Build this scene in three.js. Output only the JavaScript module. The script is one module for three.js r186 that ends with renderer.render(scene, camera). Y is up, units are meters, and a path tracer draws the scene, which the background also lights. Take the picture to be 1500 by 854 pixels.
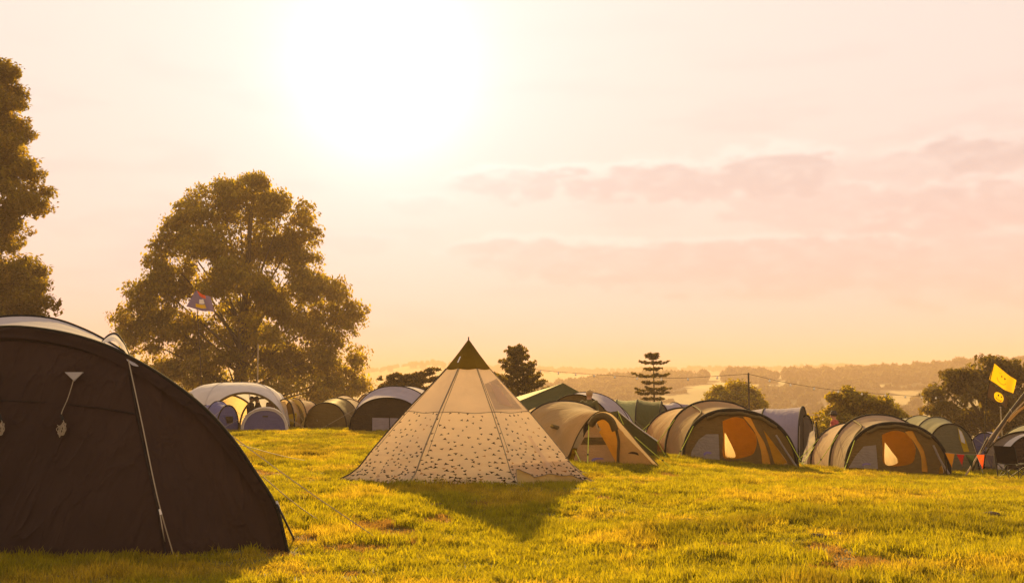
import * as THREE from 'three';
import { mergeGeometries, mergeVertices } from 'three/addons/utils/BufferGeometryUtils.js';
import { MarchingCubes } from 'three/addons/objects/MarchingCubes.js';

// ------------------------------------------------------------------ camera
const FPX = 1500, W0 = 1500, H0 = 854, HORIZON = 574, EYE = 1.5;   // photo pixels
const PITCH = Math.atan((HORIZON - H0 / 2) / FPX);
const scene = new THREE.Scene();
const camera = new THREE.PerspectiveCamera(2 * Math.atan(H0 / 2 / FPX) * 180 / Math.PI, W0 / H0, 0.1, 14000);
camera.position.set(0, EYE, 0);
camera.rotation.set(PITCH, 0, 0);
function ray(px, py) {                              // direction of a photo pixel
  const x = (px - W0 / 2) / FPX, y = (H0 / 2 - py) / FPX, c = Math.cos(PITCH), s = Math.sin(PITCH);
  return new THREE.Vector3(x, y * c + s, y * s - c).normalize();
}
function at(px, py, depth) {                        // point on that direction, depth metres in front of the camera
  const d = ray(px, py); return d.multiplyScalar(depth / -d.z).add(new THREE.Vector3(0, EYE, 0));
}

// ------------------------------------------------------------------ random numbers and noise
function rng(seed) { let a = seed >>> 0; return () => { a = (a + 0x6D2B79F5) | 0; let t = Math.imul(a ^ (a >>> 15), 1 | a); t = (t + Math.imul(t ^ (t >>> 7), 61 | t)) ^ t; return ((t ^ (t >>> 14)) >>> 0) / 4294967296; }; }
const PERM = (() => { const r = rng(77), p = new Float32Array(65536); for (let i = 0; i < 65536; i++) p[i] = r(); return p; })();
function vn(x, y) {                                 // value noise, 0..1
  const xi = Math.floor(x), yi = Math.floor(y); let fx = x - xi, fy = y - yi;
  fx = fx * fx * (3 - 2 * fx); fy = fy * fy * (3 - 2 * fy);
  const h = (a, b) => PERM[((a & 255) << 8) | (b & 255)];
  const a = h(xi, yi), b = h(xi + 1, yi), c = h(xi, yi + 1), d = h(xi + 1, yi + 1);
  return a + (b - a) * fx + (c - a) * fy + (a - b - c + d) * fx * fy;
}
function fbm(x, y, n = 4) { let s = 0, a = 0.5, t = 0; for (let i = 0; i < n; i++) { s += a * vn(x + i * 17.3, y - i * 9.1); t += a; x *= 2.03; y *= 2.03; a *= 0.5; } return s / t; }
const clamp = (v, a = 0, b = 1) => Math.min(b, Math.max(a, v));
const sstep = (a, b, v) => { const t = clamp((v - a) / (b - a)); return t * t * (3 - 2 * t); };
const lerp = (a, b, t) => a + (b - a) * t;
const V = (x, y, z) => new THREE.Vector3(x, y, z);

// ------------------------------------------------------------------ exposure, sun, sky
const EXPOSURE = 3.25;
const SUN = ray(561, 108);
const renderer = new THREE.WebGLRenderer({ antialias: true });
renderer.toneMapping = THREE.LinearToneMapping;
renderer.toneMappingExposure = EXPOSURE;
renderer.shadowMap.enabled = true;
const sun = new THREE.DirectionalLight(new THREE.Color().setRGB(1.0, 0.64, 0.20), 5);
sun.name = 'sun';
sun.position.copy(SUN).multiplyScalar(200).add(new THREE.Vector3(0, 0, -20));
sun.shadow.radius = 2.5;
sun.castShadow = true;
Object.assign(sun.shadow.camera, { left: -70, right: 70, top: 70, bottom: -70, near: 1, far: 420 });
sun.shadow.mapSize.set(4096, 4096);
sun.target.position.set(0, 0, -20);
scene.add(sun, sun.target);

function makeSky(w, h) {
  const data = new Float32Array(w * h * 4), D = 180 / Math.PI, sAz = Math.atan2(SUN.x, -SUN.z) * D;
  // cloud banks: azimuth, elevation, half width, half height (degrees), weight
  const banks = [];
  for (const [px, py, wx, hy, k] of [[1430, 222, 75, 22, 0.95], [1330, 245, 130, 18, 0.5], [1130, 252, 110, 26, 0.95], [960, 262, 170, 20, 0.9], [745, 270, 85, 17, 0.75], [1400, 300, 160, 26, 0.75], [1210, 300, 170, 22, 0.55], [760, 368, 100, 17, 0.65], [930, 380, 230, 22, 0.7], [1180, 385, 250, 30, 0.7], [1430, 380, 200, 40, 0.55], [620, 300, 60, 10, .3], [120, 330, 60, 12, .22], [520, 355, 70, 9, .3]]) {
    const d = ray(px, py); banks.push([Math.atan2(d.x, -d.z) * D, Math.asin(d.y) * D, wx / 25, hy / 20, k]);
  }
  const r = rng(5);                                  // more banks of the same kind all round the horizon
  for (let i = 0; i < 90; i++) { const a = 36 + r() * 292; banks.push([a > 180 ? a - 360 : a, 4 + r() * 13, 2.5 + r() * 7, 0.5 + r() * 1.1, 0.4 + r() * 0.5]); }
  for (let j = 0; j < h; j++) {
    const el = ((j + 0.5) / h - 0.5) * 180, y = Math.sin(el / D), ce = Math.cos(el / D);
    if (el < -1) { for (let i = 0; i < w; i++) { const k = (j * w + i) * 4; data[k] = 0.5 / EXPOSURE; data[k + 1] = 0.40 / EXPOSURE; data[k + 2] = 0.30 / EXPOSURE; data[k + 3] = 1; } continue; }
    for (let i = 0; i < w; i++) {
      const phi = ((i + 0.5) / w - 0.5) * 2 * Math.PI, x = ce * Math.cos(phi), z = ce * Math.sin(phi);
      const g = Math.acos(clamp(x * SUN.x + y * SUN.y + z * SUN.z, -1, 1)) * D;
      const az = Math.atan2(x, -z) * D; let da = Math.abs(az - sAz); if (da > 180) da = 360 - da;
      const hz = Math.exp(-Math.max(0, el) / 8.5), bk = sstep(25, 170, da), up = sstep(18, 75, el);
      let R = lerp(0.90, 0.86, hz), G = lerp(0.82, 0.61, hz), B = lerp(0.765, 0.70, hz);
      R = lerp(R, lerp(0.80, 0.76, 1 - hz), bk); G = lerp(G, lerp(0.57, 0.58, 1 - hz), bk); B = lerp(B, lerp(0.42, 0.45, 1 - hz), bk);
      R = lerp(R, 0.86, up); G = lerp(G, 0.72, up); B = lerp(B, 0.58, up);
      const w1 = Math.exp(-Math.pow(g / 20, 1.6));
      R += 0.16 * w1; G += 0.22 * w1 * (1 - 0.35 * hz); B += 0.17 * w1 * (1 - 0.7 * hz);
      // clouds: thin banks of grey pink, bright at their upper rim where the sun stands behind them
      if (el > 1 && el < 30) {
        let c = 0, c2 = 0;
        for (const [ba, be, bw, bh, k] of banks) {
          let dx = az - ba; if (dx > 180) dx -= 360; if (dx < -180) dx += 360; dx /= bw;
          if (dx > 1.6 || dx < -1.6) continue;
          const dy = (el - be) / bh; if (dy > 2.2 || dy < -2.6) continue;
          const n = fbm(az * 0.75 + be * 3, el * 2.1, 6) - 0.5, q = dx * dx + (dy > 0 ? dy * dy * 1.15 : dy * dy * 0.5) + n * 2.0;
          c = Math.max(c, k * sstep(1.1, 0.35, q)); const q2 = q - (dy * dy - (dy - 0.35) * (dy - 0.35)) * 1.15; c2 = Math.max(c2, k * sstep(1.3, 0.5, q2));
        }
        c = clamp(c * (0.55 + 0.9 * fbm(az * 1.1, el * 3.4, 5)));
        const s = fbm(az * 0.16 + 9, el * 0.9, 4); c = Math.max(c, 0.30 * sstep(0.5, 0.75, s) * sstep(24, 12, el));
        const k = c * 0.72 * (1 - 0.6 * Math.exp(-g / 7)), m = Math.exp(-g / 40);
        R *= 1 - 0.22 * k; G *= 1 - 0.28 * k; B *= 1 - 0.25 * k;
        const rim = Math.max(0, c2 - c) * m; R += 0.16 * rim; G += 0.17 * rim; B += 0.16 * rim;
      }
      const w2 = Math.exp(-Math.pow(g / 4.0, 2)), w3 = Math.exp(-Math.pow(g / 10.0, 2));
      R += 0.7 * w2 + 0.08 * w3; G += 0.7 * w2 + 0.12 * w3; B += 0.7 * w2 + 0.17 * w3;
      const k = (j * w + i) * 4; data[k] = R / EXPOSURE; data[k + 1] = G / EXPOSURE; data[k + 2] = B / EXPOSURE; data[k + 3] = 1;
    }
  }
  const t = new THREE.DataTexture(data, w, h, THREE.RGBAFormat, THREE.FloatType);
  t.mapping = THREE.EquirectangularReflectionMapping; t.magFilter = t.minFilter = THREE.LinearFilter; t.wrapS = THREE.RepeatWrapping; t.needsUpdate = true;
  return t;
}
scene.background = makeSky(3072, 1536);
scene.environment = scene.background;
scene.fog = new THREE.FogExp2(new THREE.Color().setRGB(1.0, 0.72, 0.52), 0.00082);

// ------------------------------------------------------------------ bookkeeping
const taken = new Map();
function numbered(name) { const n = taken.get(name) ?? 0; taken.set(name, n + 1); return n ? name + '_' + String(n).padStart(3, '0') : name; }
function lit(o) { o.castShadow = o.receiveShadow = true; return o; }
function thing(name, label, category, group) {       // a Group whose children are its parts
  const o = new THREE.Group(); o.name = numbered(name); o.userData = { label, category }; if (group) o.userData.group = group; scene.add(o); return o;
}
function mesh(name, geo, mat, parent) {
  const g = Array.isArray(geo) ? merge(geo) : geo, m = lit(new THREE.Mesh(g, mat)); m.name = parent ? name : numbered(name); (parent ?? scene).add(m); return m;
}
function merge(list) {
  list = list.map((g) => { let q = g.index ? g.toNonIndexed() : g; if (!q.attributes.uv) q.setAttribute('uv', new THREE.BufferAttribute(new Float32Array(q.attributes.position.count * 2), 2)); for (const k of Object.keys(q.attributes)) if (!['position', 'normal', 'uv'].includes(k)) q.deleteAttribute(k); return q; });
  return list.length === 1 ? list[0] : mergeGeometries(list);
}
function structure(o) { o.userData.kind = 'structure'; return o; }
function stuff(o) { o.userData.kind = 'stuff'; return o; }

// ------------------------------------------------------------------ textures and materials
function noiseTex(n, f) { const d = new Uint8Array(n * n * 4); for (let j = 0; j < n; j++) for (let i = 0; i < n; i++) { const v = clamp(f(i / n, j / n)) * 255, k = (j * n + i) * 4; d[k] = d[k + 1] = d[k + 2] = v; d[k + 3] = 255; } const t = new THREE.DataTexture(d, n, n); t.wrapS = t.wrapT = THREE.RepeatWrapping; t.magFilter = THREE.LinearFilter; t.minFilter = THREE.LinearFilter; t.needsUpdate = true; return t; }
const tile = (f) => (u, v) => { const a = f(u, v), b = f(u - 1, v), c = f(u, v - 1), d = f(u - 1, v - 1), su = sstep(0.6, 1, u), sv = sstep(0.6, 1, v); return lerp(lerp(a, b, su), lerp(c, d, su), sv); };
const creaseTex = noiseTex(512, tile((u, v) => { const w = fbm(u * 3 + 40, v * 3 + 40, 3); const a = 1 - Math.abs(2 * fbm(u * 5 + w * 2 + 70, v * 12 + 90, 4) - 1); return 0.25 * fbm(u * 40 + 60, v * 40 + 60, 2) * 0.3 + 0.8 * Math.pow(a, 3); }));
const mottleTex = noiseTex(512, tile((u, v) => 0.80 + 0.20 * fbm(u * 7 + 50, v * 7 + 50, 5)));
mottleTex.colorSpace = THREE.NoColorSpace;
const rgb = (r, g, b) => new THREE.Color().setRGB(r, g, b);
function fabric(r, g, b, through = 0.25, rough = 1, bump = 0.012) {
  return new THREE.MeshPhysicalMaterial({ color: rgb(r, g, b), roughness: through ? 1 : rough, transmission: through, thickness: 0, side: THREE.DoubleSide, bumpMap: creaseTex, bumpScale: bump, map: mottleTex, specularIntensity: 0.15 });
}
function plain(r, g, b, rough = 0.6, metal = 0) { return new THREE.MeshStandardMaterial({ color: rgb(r, g, b), roughness: rough, metalness: metal, side: THREE.DoubleSide }); }
function leafMat(r, g, b, t = 0.5) { return new THREE.MeshPhysicalMaterial({ color: rgb(r, g, b), roughness: 1, transmission: t, thickness: 0, side: THREE.DoubleSide, specularIntensity: 0.3 }); }

// ------------------------------------------------------------------ terrain
const RIDGE1 = [[-60, 20], [-30, 12], [-20, 4], [-8, -6], [0, -2], [3, 6], [6, 13], [9, 14], [13, 20], [17, 20], [21, 24], [24, 30], [27, 33], [40, 36], [70, 30], [180, 25]];   // azimuth, ridge height
const RIDGE2 = [[-70, 90], [-30, 74], [-12, 66], [-8, 76], [-5, 92], [-3, 88], [0, 80], [6, 72], [12, 74], [30, 90], [70, 95], [180, 80]];
function prof(t, a) { a = clamp(a, t[0][0], t[t.length - 1][0]); let i = 0; while (i < t.length - 2 && a > t[i + 1][0]) i++; return lerp(t[i][1], t[i + 1][1], sstep(t[i][0], t[i + 1][0], a)); }
function H(x, z) {
  const r = Math.hypot(x, z);
  let y = -0.95 * sstep(-3, 13, x) * sstep(-10, -33, z);
  if (r < 90) y += 0.10 * (fbm(x * 0.16 + 30, z * 0.16 + 30, 2) - 0.5) + 0.085 * (fbm(x * 1.1 + 80, z * 1.1 + 80, 3) - 0.5) * sstep(90, 60, r);
  y -= 0.14 * Math.exp(-((x - 0.3) ** 2 / 5 + (z + 11.3) ** 2 / 7));                     // shallow dip
  const crest = lerp(49, 36, sstep(-7, 5, x)), s = -z - crest;
  let fall = 0;
  if (s > -6) { const q = s > 40 ? s : Math.log(1 + Math.exp(s / 2.5)) * 2.5; fall = q * (0.055 + 0.025 * sstep(0, 14, x)); }
  y -= fall;
  if (r > 90) {
    const az = Math.atan2(x, -z) * 180 / Math.PI, n = fbm(x * 0.0065 + 50, z * 0.0065 + 50, 4) - 0.5;
    const near = y, floor = -21 + 7 * n, a = 0.6 * prof(RIDGE1, az) + 8 * n, b = 0.6 * prof(RIDGE2, az) + 10 * n;
    let f;
    if (r < 420) f = lerp(-8, floor, sstep(110, 320, r));
    else if (r < 870) f = lerp(floor, a, sstep(380, 870, r));
    else if (r < 1320) f = lerp(a, Math.min(a, -11), sstep(870, 1320, r));
    else if (r < 2160) f = lerp(Math.min(a, -11), b, sstep(1320, 2160, r));
    else f = lerp(b, b - 24, sstep(2160, 3600, r));
    y = lerp(near, f, sstep(95, 260, r));
  }
  return y;
}
function onGround(px, py, dmin = 4, dmax = 90) {     // where the pixel's ray meets the field
  let lo = dmin; for (let d = dmin; d < dmax; d += 0.1) { const p = at(px, py, d); if (p.y < H(p.x, p.z)) { lo = d; break; } lo = d; }
  const p = at(px, py, lo); p.y = H(p.x, p.z); return p;
}
function foot(px, depth) { const p = at(px, HORIZON, depth); p.y = H(p.x, p.z); return p; }
{
  const rings = [], az = [];
  for (let r = 0.6; r < 70; r *= 1 + Math.max(0.0055, 0.05 * (1 - r / 6))) rings.push(r);
  for (let r = 71; r < 4400; r *= 1.026) rings.push(r);
  for (let a = -180; a < -40; a += 4) az.push(a); for (let a = -40; a < 40; a += 0.32) az.push(a); for (let a = 40; a <= 180.001; a += 4) az.push(a);
  const na = az.length, pos = [0, H(0, 0), 0], uv = [0, 0], idx = [], col = [0.06, 0.06, 0.02];
  for (const r of rings) for (const a of az) {
    const x = r * Math.sin(a * Math.PI / 180), z = -r * Math.cos(a * Math.PI / 180), y = H(x, z);
    pos.push(x, y, z); uv.push(x * 0.5, z * 0.5);
    let c = [0.075, 0.068, 0.020];
    if (r > 70) {                                       // fields: stubble, pasture, hedge-bounded strips
      const f = vn(x * 0.0075 + 3.3 + 0.3 * fbm(x * .003, z * .003), z * 0.005 + 8.2), n = fbm(x * 0.02, z * 0.02, 3);
      const p = f > 0.62 ? [0.21, 0.17, 0.07] : f > 0.36 ? [0.15, 0.14, 0.05] : [0.085, 0.085, 0.03];
      c = p.map((v) => v * (0.75 + 0.5 * n));
    } else { const n = fbm(x * 1.7, z * 1.7, 4); c = c.map((v, k) => v * (0.6 + 0.8 * n)); }
    col.push(...c);
  }
  for (let k = 0; k < na - 1; k++) idx.push(0, 1 + k + 1, 1 + k);
  for (let j = 0; j < rings.length - 1; j++) for (let k = 0; k < na - 1; k++) { const a = 1 + j * na + k, b = a + 1, c = a + na, d = c + 1; idx.push(a, b, c, b, d, c); }
  const g = new THREE.BufferGeometry();
  g.setAttribute('position', new THREE.Float32BufferAttribute(pos, 3)); g.setAttribute('uv', new THREE.Float32BufferAttribute(uv, 2)); g.setAttribute('color', new THREE.Float32BufferAttribute(col, 3)); g.setIndex(idx); g.computeVertexNormals();
  const m = new THREE.MeshStandardMaterial({ vertexColors: true, roughness: 1, bumpMap: mottleTex, bumpScale: 0.05, side: THREE.DoubleSide });
  structure(mesh('ground', g, m));
}

// ------------------------------------------------------------------ grass of the field
function tuft(seed, blades, spread, width) {
  const r = rng(seed), pos = [], nor = [], idx = [];
  for (let b = 0; b < blades; b++) {
    const a = r() * 6.283, d = Math.sqrt(r()) * spread, bx = Math.cos(a) * d, bz = Math.sin(a) * d, h = 0.5 + 0.6 * r(), w = width * (0.6 + 0.7 * r()), t = r() * 6.283, ln = 0.15 + 0.55 * r(), la = r() * 6.283;
    const wx = Math.cos(t) * w / 2, wz = Math.sin(t) * w / 2, lx = Math.cos(la) * ln * h, lz = Math.sin(la) * ln * h, o = pos.length / 3;
    for (const [k, s] of [[0, 1], [0.55, 0.8]]) { const q = k * k; pos.push(bx - wx * s + lx * q, h * k, bz - wz * s + lz * q, bx + wx * s + lx * q, h * k, bz + wz * s + lz * q); }
    pos.push(bx + lx, h * (1 - 0.25 * ln), bz + lz);
    idx.push(o, o + 1, o + 2, o + 1, o + 3, o + 2, o + 2, o + 3, o + 4);
  }
  const g = new THREE.BufferGeometry(); g.setAttribute('position', new THREE.Float32BufferAttribute(pos, 3)); g.setIndex(idx); g.computeVertexNormals();
  return g;
}
{
  const r = rng(101), mat = leafMat(1, 1, 1, 0.6), lists = [[], [], [], []], keep = [];
  const density = (d) => d < 15 ? 240 : d < 24 ? 165 : d < 34 ? 115 : 75;
  let d = 4.5;
  while (d < 58) {
    const step = 0.25, half = 0.62 * d + 1.2, n = Math.round(density(d) * step * half * 2);
    for (let i = 0; i < n; i++) {
      const x = (r() * 2 - 1) * half, z = -(d + r() * step), k = (r() * 4) | 0;
      if (d > 40 && x > 6) continue;
      const big = fbm(x * 0.45 + 12, z * 0.45 + 12, 3), fine = fbm(x * 2.2 + 5, z * 2.2 + 5, 2), straw = fbm(x * 0.9 + 70, z * 0.9 + 33, 3);
      let h = 0.04 + 0.085 * sstep(0.3, 0.75, big) * sstep(0.25, 0.7, fine) + 0.015 * r() + 0.065 * Math.pow(r(), 3);
      const lush = sstep(0.52, 0.66, vn(x * 1.3 + 9, z * 1.3 + 4)) * sstep(0.45, 0.6, vn(x * 0.35 + 1, z * 0.35 + 2)); h += 0.055 * lush;
      const dry = clamp(sstep(0.47, 0.72, straw) * 0.8 + (r() - 0.5) * 0.5);
      const hay = sstep(0.72, 0.8, vn(x * 2.3 + 40, z * 2.3 + 11)) * sstep(0.5, 0.62, vn(x * 0.6 + 21, z * 0.6 + 6)), c = [lerp(0.30, 0.46, dry), lerp(0.26, 0.32, dry), lerp(0.004, 0.018, dry)], v = (0.62 + 0.76 * r()) * (1 - 0.38 * lush); if (r() < hay) { c[0] = 0.30; c[1] = 0.17; c[2] = 0.03; h *= 0.6; }
      lists[k].push([x, z, h, c.map((q) => q * v), r() * 6.283, d]);
    }
    d += step;
  }
  lists.forEach((list, k) => {
    const im = new THREE.InstancedMesh(tuft(300 + k, 17, 0.8, 0.075 + 0.014 * k), mat, list.length), m = new THREE.Matrix4(), q = new THREE.Quaternion(), up = V(0, 1, 0), c = new THREE.Color();
    list.forEach(([x, z, h, col, a, dd], i) => { const w = 0.085 + dd * 0.0012; m.compose(V(x, H(x, z) - 0.008, z), q.setFromAxisAngle(up, a), V(w, h, w)); im.setMatrixAt(i, m); im.setColorAt(i, c.setRGB(...col)); });
    im.name = numbered('grass'); im.userData = { kind: 'stuff', label: 'sunlit yellow green grass covering the whole camping field', category: 'grass' }; lit(im); scene.add(im);
  });
}

// ------------------------------------------------------------------ tent building blocks
function arch(L, R, h, o = {}) {                     // points of a hoop from foot to foot
  const n = o.n ?? 28, e1 = o.wide ?? 0.9, e2 = o.flat ?? 0.9, out = [];
  for (let i = 0; i <= n; i++) {
    const a = Math.PI * i / n, c = Math.cos(a), s = 0.5 - 0.5 * Math.sign(c) * Math.pow(Math.abs(c), e1), y = Math.pow(Math.abs(Math.sin(a)), e2);
    out.push(V(lerp(L.x, R.x, s) + (o.lean?.[0] ?? 0) * y, lerp(L.y, R.y, s) + h * y, lerp(L.z, R.z, s) + (o.lean?.[1] ?? 0) * y));
  }
  return out;
}
function resample(pts, n) { return new THREE.CatmullRomCurve3(pts, false, 'centripetal').getSpacedPoints(n); }
function grid(nu, nv, f, wrinkle = 0.01, seed = 0) { // sheet f(u, v), uv in metres, small creases along it
  const pos = [], uv = [], idx = [];
  let len = 0;
  for (let i = 0; i <= nu; i++) {
    if (i) len += f(i / nu, 0.5).distanceTo(f((i - 1) / nu, 0.5));
    let l2 = 0;
    for (let j = 0; j <= nv; j++) { const p = f(i / nu, j / nv); if (j) l2 += p.distanceTo(f(i / nu, (j - 1) / nv)); pos.push(p.x, p.y, p.z); uv.push(len * 0.45 + seed * 0.37, l2 * 0.45 + seed * 0.21); }
  }
  for (let i = 0; i < nu; i++) for (let j = 0; j < nv; j++) { const a = i * (nv + 1) + j, b = a + 1, c = a + nv + 1, d = c + 1; idx.push(a, c, b, b, c, d); }
  const g = new THREE.BufferGeometry(); g.setAttribute('position', new THREE.Float32BufferAttribute(pos, 3)); g.setAttribute('uv', new THREE.Float32BufferAttribute(uv, 2)); g.setIndex(idx); g.computeVertexNormals();
  if (wrinkle) {
    const P = g.attributes.position, N = g.attributes.normal;
    for (let i = 0; i <= nu; i++) for (let j = 0; j <= nv; j++) { const k = i * (nv + 1) + j, e = Math.min(1, 6 * Math.min(i / nu, 1 - i / nu)) * Math.min(1, 6 * Math.min(j / nv, 1 - j / nv)); const w = wrinkle * e * 2 * (fbm(i / nu * 5 + seed * 3.1, j / nv * 9 + seed, 3) - 0.5); P.setXYZ(k, P.getX(k) + N.getX(k) * w, P.getY(k) + N.getY(k) * w, P.getZ(k) + N.getZ(k) * w); }
    g.computeVertexNormals();
  }
  return g;
}
function loft(A, B, sag = 0.04, seed = 1, nv = 10, wrinkle = 0.032) { // fabric between two hoops, drawn in between them
  const n = A.length - 1, mid = A[0].clone().add(A[n]).add(B[0]).add(B[n]).multiplyScalar(0.25);
  const get = (P, u) => { const k = Math.min(n - 1e-6, u * n), i = Math.floor(k); return P[i].clone().lerp(P[Math.min(n, i + 1)], k - i); };
  return grid(n, nv, (u, v) => { const p = get(A, u).lerp(get(B, u), v), d = mid.clone().sub(p); const l = d.length(); return l > 1e-3 ? p.addScaledVector(d, sag * Math.sin(Math.PI * v) * Math.sin(Math.PI * u) / l) : p; }, wrinkle, seed);
}
function tube(pts, r, seg = 40, rad = 6, taper) {
  if (pts.length === 2) pts = [pts[0], pts[0].clone().lerp(pts[1], 0.5), pts[1]];
  const g = new THREE.TubeGeometry(new THREE.CatmullRomCurve3(pts, false, 'centripetal'), seg, r, rad, false);
  if (taper) { const P = g.attributes.position, c = new THREE.CatmullRomCurve3(pts, false, 'centripetal'); for (let i = 0; i <= seg; i++) { const o = c.getPointAt(i / seg), k = lerp(1, taper, i / seg); for (let j = 0; j <= rad; j++) { const q = i * (rad + 1) + j; P.setXYZ(q, o.x + (P.getX(q) - o.x) * k, o.y + (P.getY(q) - o.y) * k, o.z + (P.getZ(q) - o.z) * k); } } }
  return g;
}
function frame(L, R, apex) {                         // a flat wall: metres along its foot and up it
  const ex = R.clone().sub(L).normalize(), up = apex.clone().sub(L), ey = up.addScaledVector(ex, -up.dot(ex)).normalize(), n = ex.clone().cross(ey).normalize();
  if (n.z < 0) n.negate();                           // towards the viewer's side
  const f = { L, ex, ey, n };
  f.to3 = (u, v, w = 0) => L.clone().addScaledVector(ex, u).addScaledVector(ey, v).addScaledVector(n, w);
  f.to2 = (p) => { const d = p.clone().sub(L); return new THREE.Vector2(d.dot(ex), d.dot(ey)); };
  f.px = (px, py) => { const o = V(0, EYE, 0), d = ray(px, py), t = L.clone().sub(o).dot(n) / d.dot(n); return f.to2(o.addScaledVector(d, t)); };
  return f;
}
function smooth2(pts, n = 40) { return new THREE.SplineCurve([...pts, pts[0]]).getPoints(n).slice(0, -1); }
function flat(f, outline, w = 0, holes = []) {       // a sheet in that wall's plane
  const s = new THREE.Shape(outline); for (const h of holes) s.holes.push(new THREE.Path(h));
  const g = new THREE.ShapeGeometry(s), P = g.attributes.position; for (let i = 0; i < P.count; i++) { const p = f.to3(P.getX(i), P.getY(i), w); P.setXYZ(i, p.x, p.y, p.z); }
  g.computeVertexNormals(); return g;
}
const pxs = (f, list) => list.map(([a, b]) => f.px(a, b));
function hoop(L, R, topPy, o = {}) {                 // feet as [photo column, depth], crown by its photo row
  const l = foot(...L), r = foot(...R), m = l.clone().lerp(r, 0.5), d = -m.z, px = W0 / 2 + m.x / d * FPX * Math.cos(PITCH);
  const h = at(px, topPy, d).y - m.y; return Object.assign(arch(l, r, h, o), { L: l, R: r, h, top: m.clone().setY(m.y + h) });
}
function flatHoop(A, dx, dz, h = 0.03, shrink = 0.8) { // the hoop laid down on the ground behind its tent
  const L = A[0], R = A[A.length - 1], m = L.clone().lerp(R, 0.5), l = L.clone().lerp(m, 1 - shrink).add(V(dx, 0, dz)), r = R.clone().lerp(m, 1 - shrink).add(V(dx, 0, dz));
  l.y = H(l.x, l.z); r.y = H(r.x, r.z); return arch(l, r, h, { n: A.length - 1 });
}
const M = {
  pole: plain(0.010, 0.008, 0.005, 1), rope: plain(0.32, 0.27, 0.20, 0.9), neon: plain(0.45, 0.52, 0.04, 0.8), blackStrap: plain(0.012, 0.012, 0.012, 0.8), peg: plain(0.35, 0.34, 0.33, 0.4, 0.9),
  brown: fabric(0.070, 0.044, 0.038, 0.45, 1, 0.03), silver: fabric(0.56, 0.52, 0.55, 0.35, 1, 0.006), tab: plain(0.33, 0.31, 0.32, 0.7),
  cream: fabric(0.95, 0.80, 0.63, 0.72, 1, 0.006), olive: fabric(0.17, 0.115, 0.012, 0.45), golden: fabric(0.55, 0.40, 0.16, 0.55), meshGrey: fabric(0.66, 0.56, 0.43, 0.6), seam: plain(0.20, 0.165, 0.115, 0.9), tape: plain(0.035, 0.028, 0.018, 0.8),
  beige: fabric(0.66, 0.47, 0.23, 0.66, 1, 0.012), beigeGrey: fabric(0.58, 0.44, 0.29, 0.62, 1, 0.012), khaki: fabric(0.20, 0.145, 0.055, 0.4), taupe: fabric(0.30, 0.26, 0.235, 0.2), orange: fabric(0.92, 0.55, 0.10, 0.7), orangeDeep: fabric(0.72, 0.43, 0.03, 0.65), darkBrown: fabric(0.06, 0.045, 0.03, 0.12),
  greyPanel: fabric(0.42, 0.37, 0.34, 0.35), lavender: fabric(0.42, 0.37, 0.43, 0.3), purple: fabric(0.13, 0.13, 0.29, 0.2), purpleGrey: fabric(0.30, 0.26, 0.34, 0.25), white: fabric(0.74, 0.70, 0.70, 0.35), green: fabric(0.095, 0.095, 0.032, 0.3), paleGreen: fabric(0.32, 0.33, 0.15, 0.35), greyGreen: fabric(0.21, 0.20, 0.13, 0.35), yellow: fabric(0.70, 0.50, 0.03, 0.4), logo: plain(0.20, 0.16, 0.42, 0.7), logoWhite: plain(0.7, 0.68, 0.66, 0.7), window: plain(0.5, 0.5, 0.52, 0.25),
};
function guy(root, from, to, mat = M.neon, r = 0.006, peg = true) {
  const sag = from.clone().lerp(to, 0.5); sag.y -= from.distanceTo(to) * 0.008;
  const line = mesh('guy_line', tube([from, sag, to], r, 12, 5), mat, root);
  mesh('line_runner', tube([from.clone().lerp(to, 0.72), from.clone().lerp(to, 0.745)], r * 2.2, 3, 5), M.blackStrap, line);
  if (peg) { const d = to.clone().sub(from).setY(0).normalize(); mesh('peg', tube([to.clone().add(V(0, -0.1, 0)), to.clone().addScaledVector(d, 0.02).add(V(0, 0.035, 0))], 0.006, 4, 5), M.peg, line); }
}
for (const m of [M.brown, M.purple, M.green, M.khaki]) { m.clearcoat = 0.06; m.clearcoatRoughness = 0.5; }
const ground = (x, z, up = 0) => V(x, H(x, z) + up, z);
function hoopTent({ name, label, group, hoops, gaps, pole = M.pole, poleR = 0.022, front, back, backMat, frontOut, frontMat, sag = 0.05, seed = 1, lines = true }) {
  const root = thing(name, label, 'tent', group);
  hoops.forEach((A, i) => {
    mesh('pole', tube(A, poleR, 48, 6), pole, root);
    if (i) mesh('roof_panel', loft(hoops[i - 1], A, sag, seed + i), gaps[i - 1], root);
  });
  const F = hoops[0], B = hoops[hoops.length - 1];
  if (back) mesh('rear_panel', loft(B, flatHoop(B, ...back), 0.03, seed + 7), backMat ?? gaps[gaps.length - 1], root);
  if (frontOut) mesh('front_panel', loft(F, flatHoop(F, ...frontOut), 0.03, seed + 9), frontMat ?? gaps[0], root);
  if (lines) for (const A of [F, B]) for (const [i, k] of [[8, 0], [20, 28]]) { const e = A[k], m = A[0].clone().lerp(A[28], 0.5), o = e.clone().sub(m).setY(0).normalize().multiplyScalar(0.9 + 0.3 * ((seed * 7 + i) % 3)), q = e.clone().add(o).add(V(0, 0, A === F ? 0.35 : -0.35)); guy(root, A[i], ground(q.x, q.z), M.rope, 0.006); }
  const f = F.L ? frame(F.L, F.R, F.top) : null, outline = f ? F.map((p) => f.to2(p)) : null;
  if (front && f) mesh('front_wall', flat(f, outline), front, root);
  return { root, f, outline, hoops };
}

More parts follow.
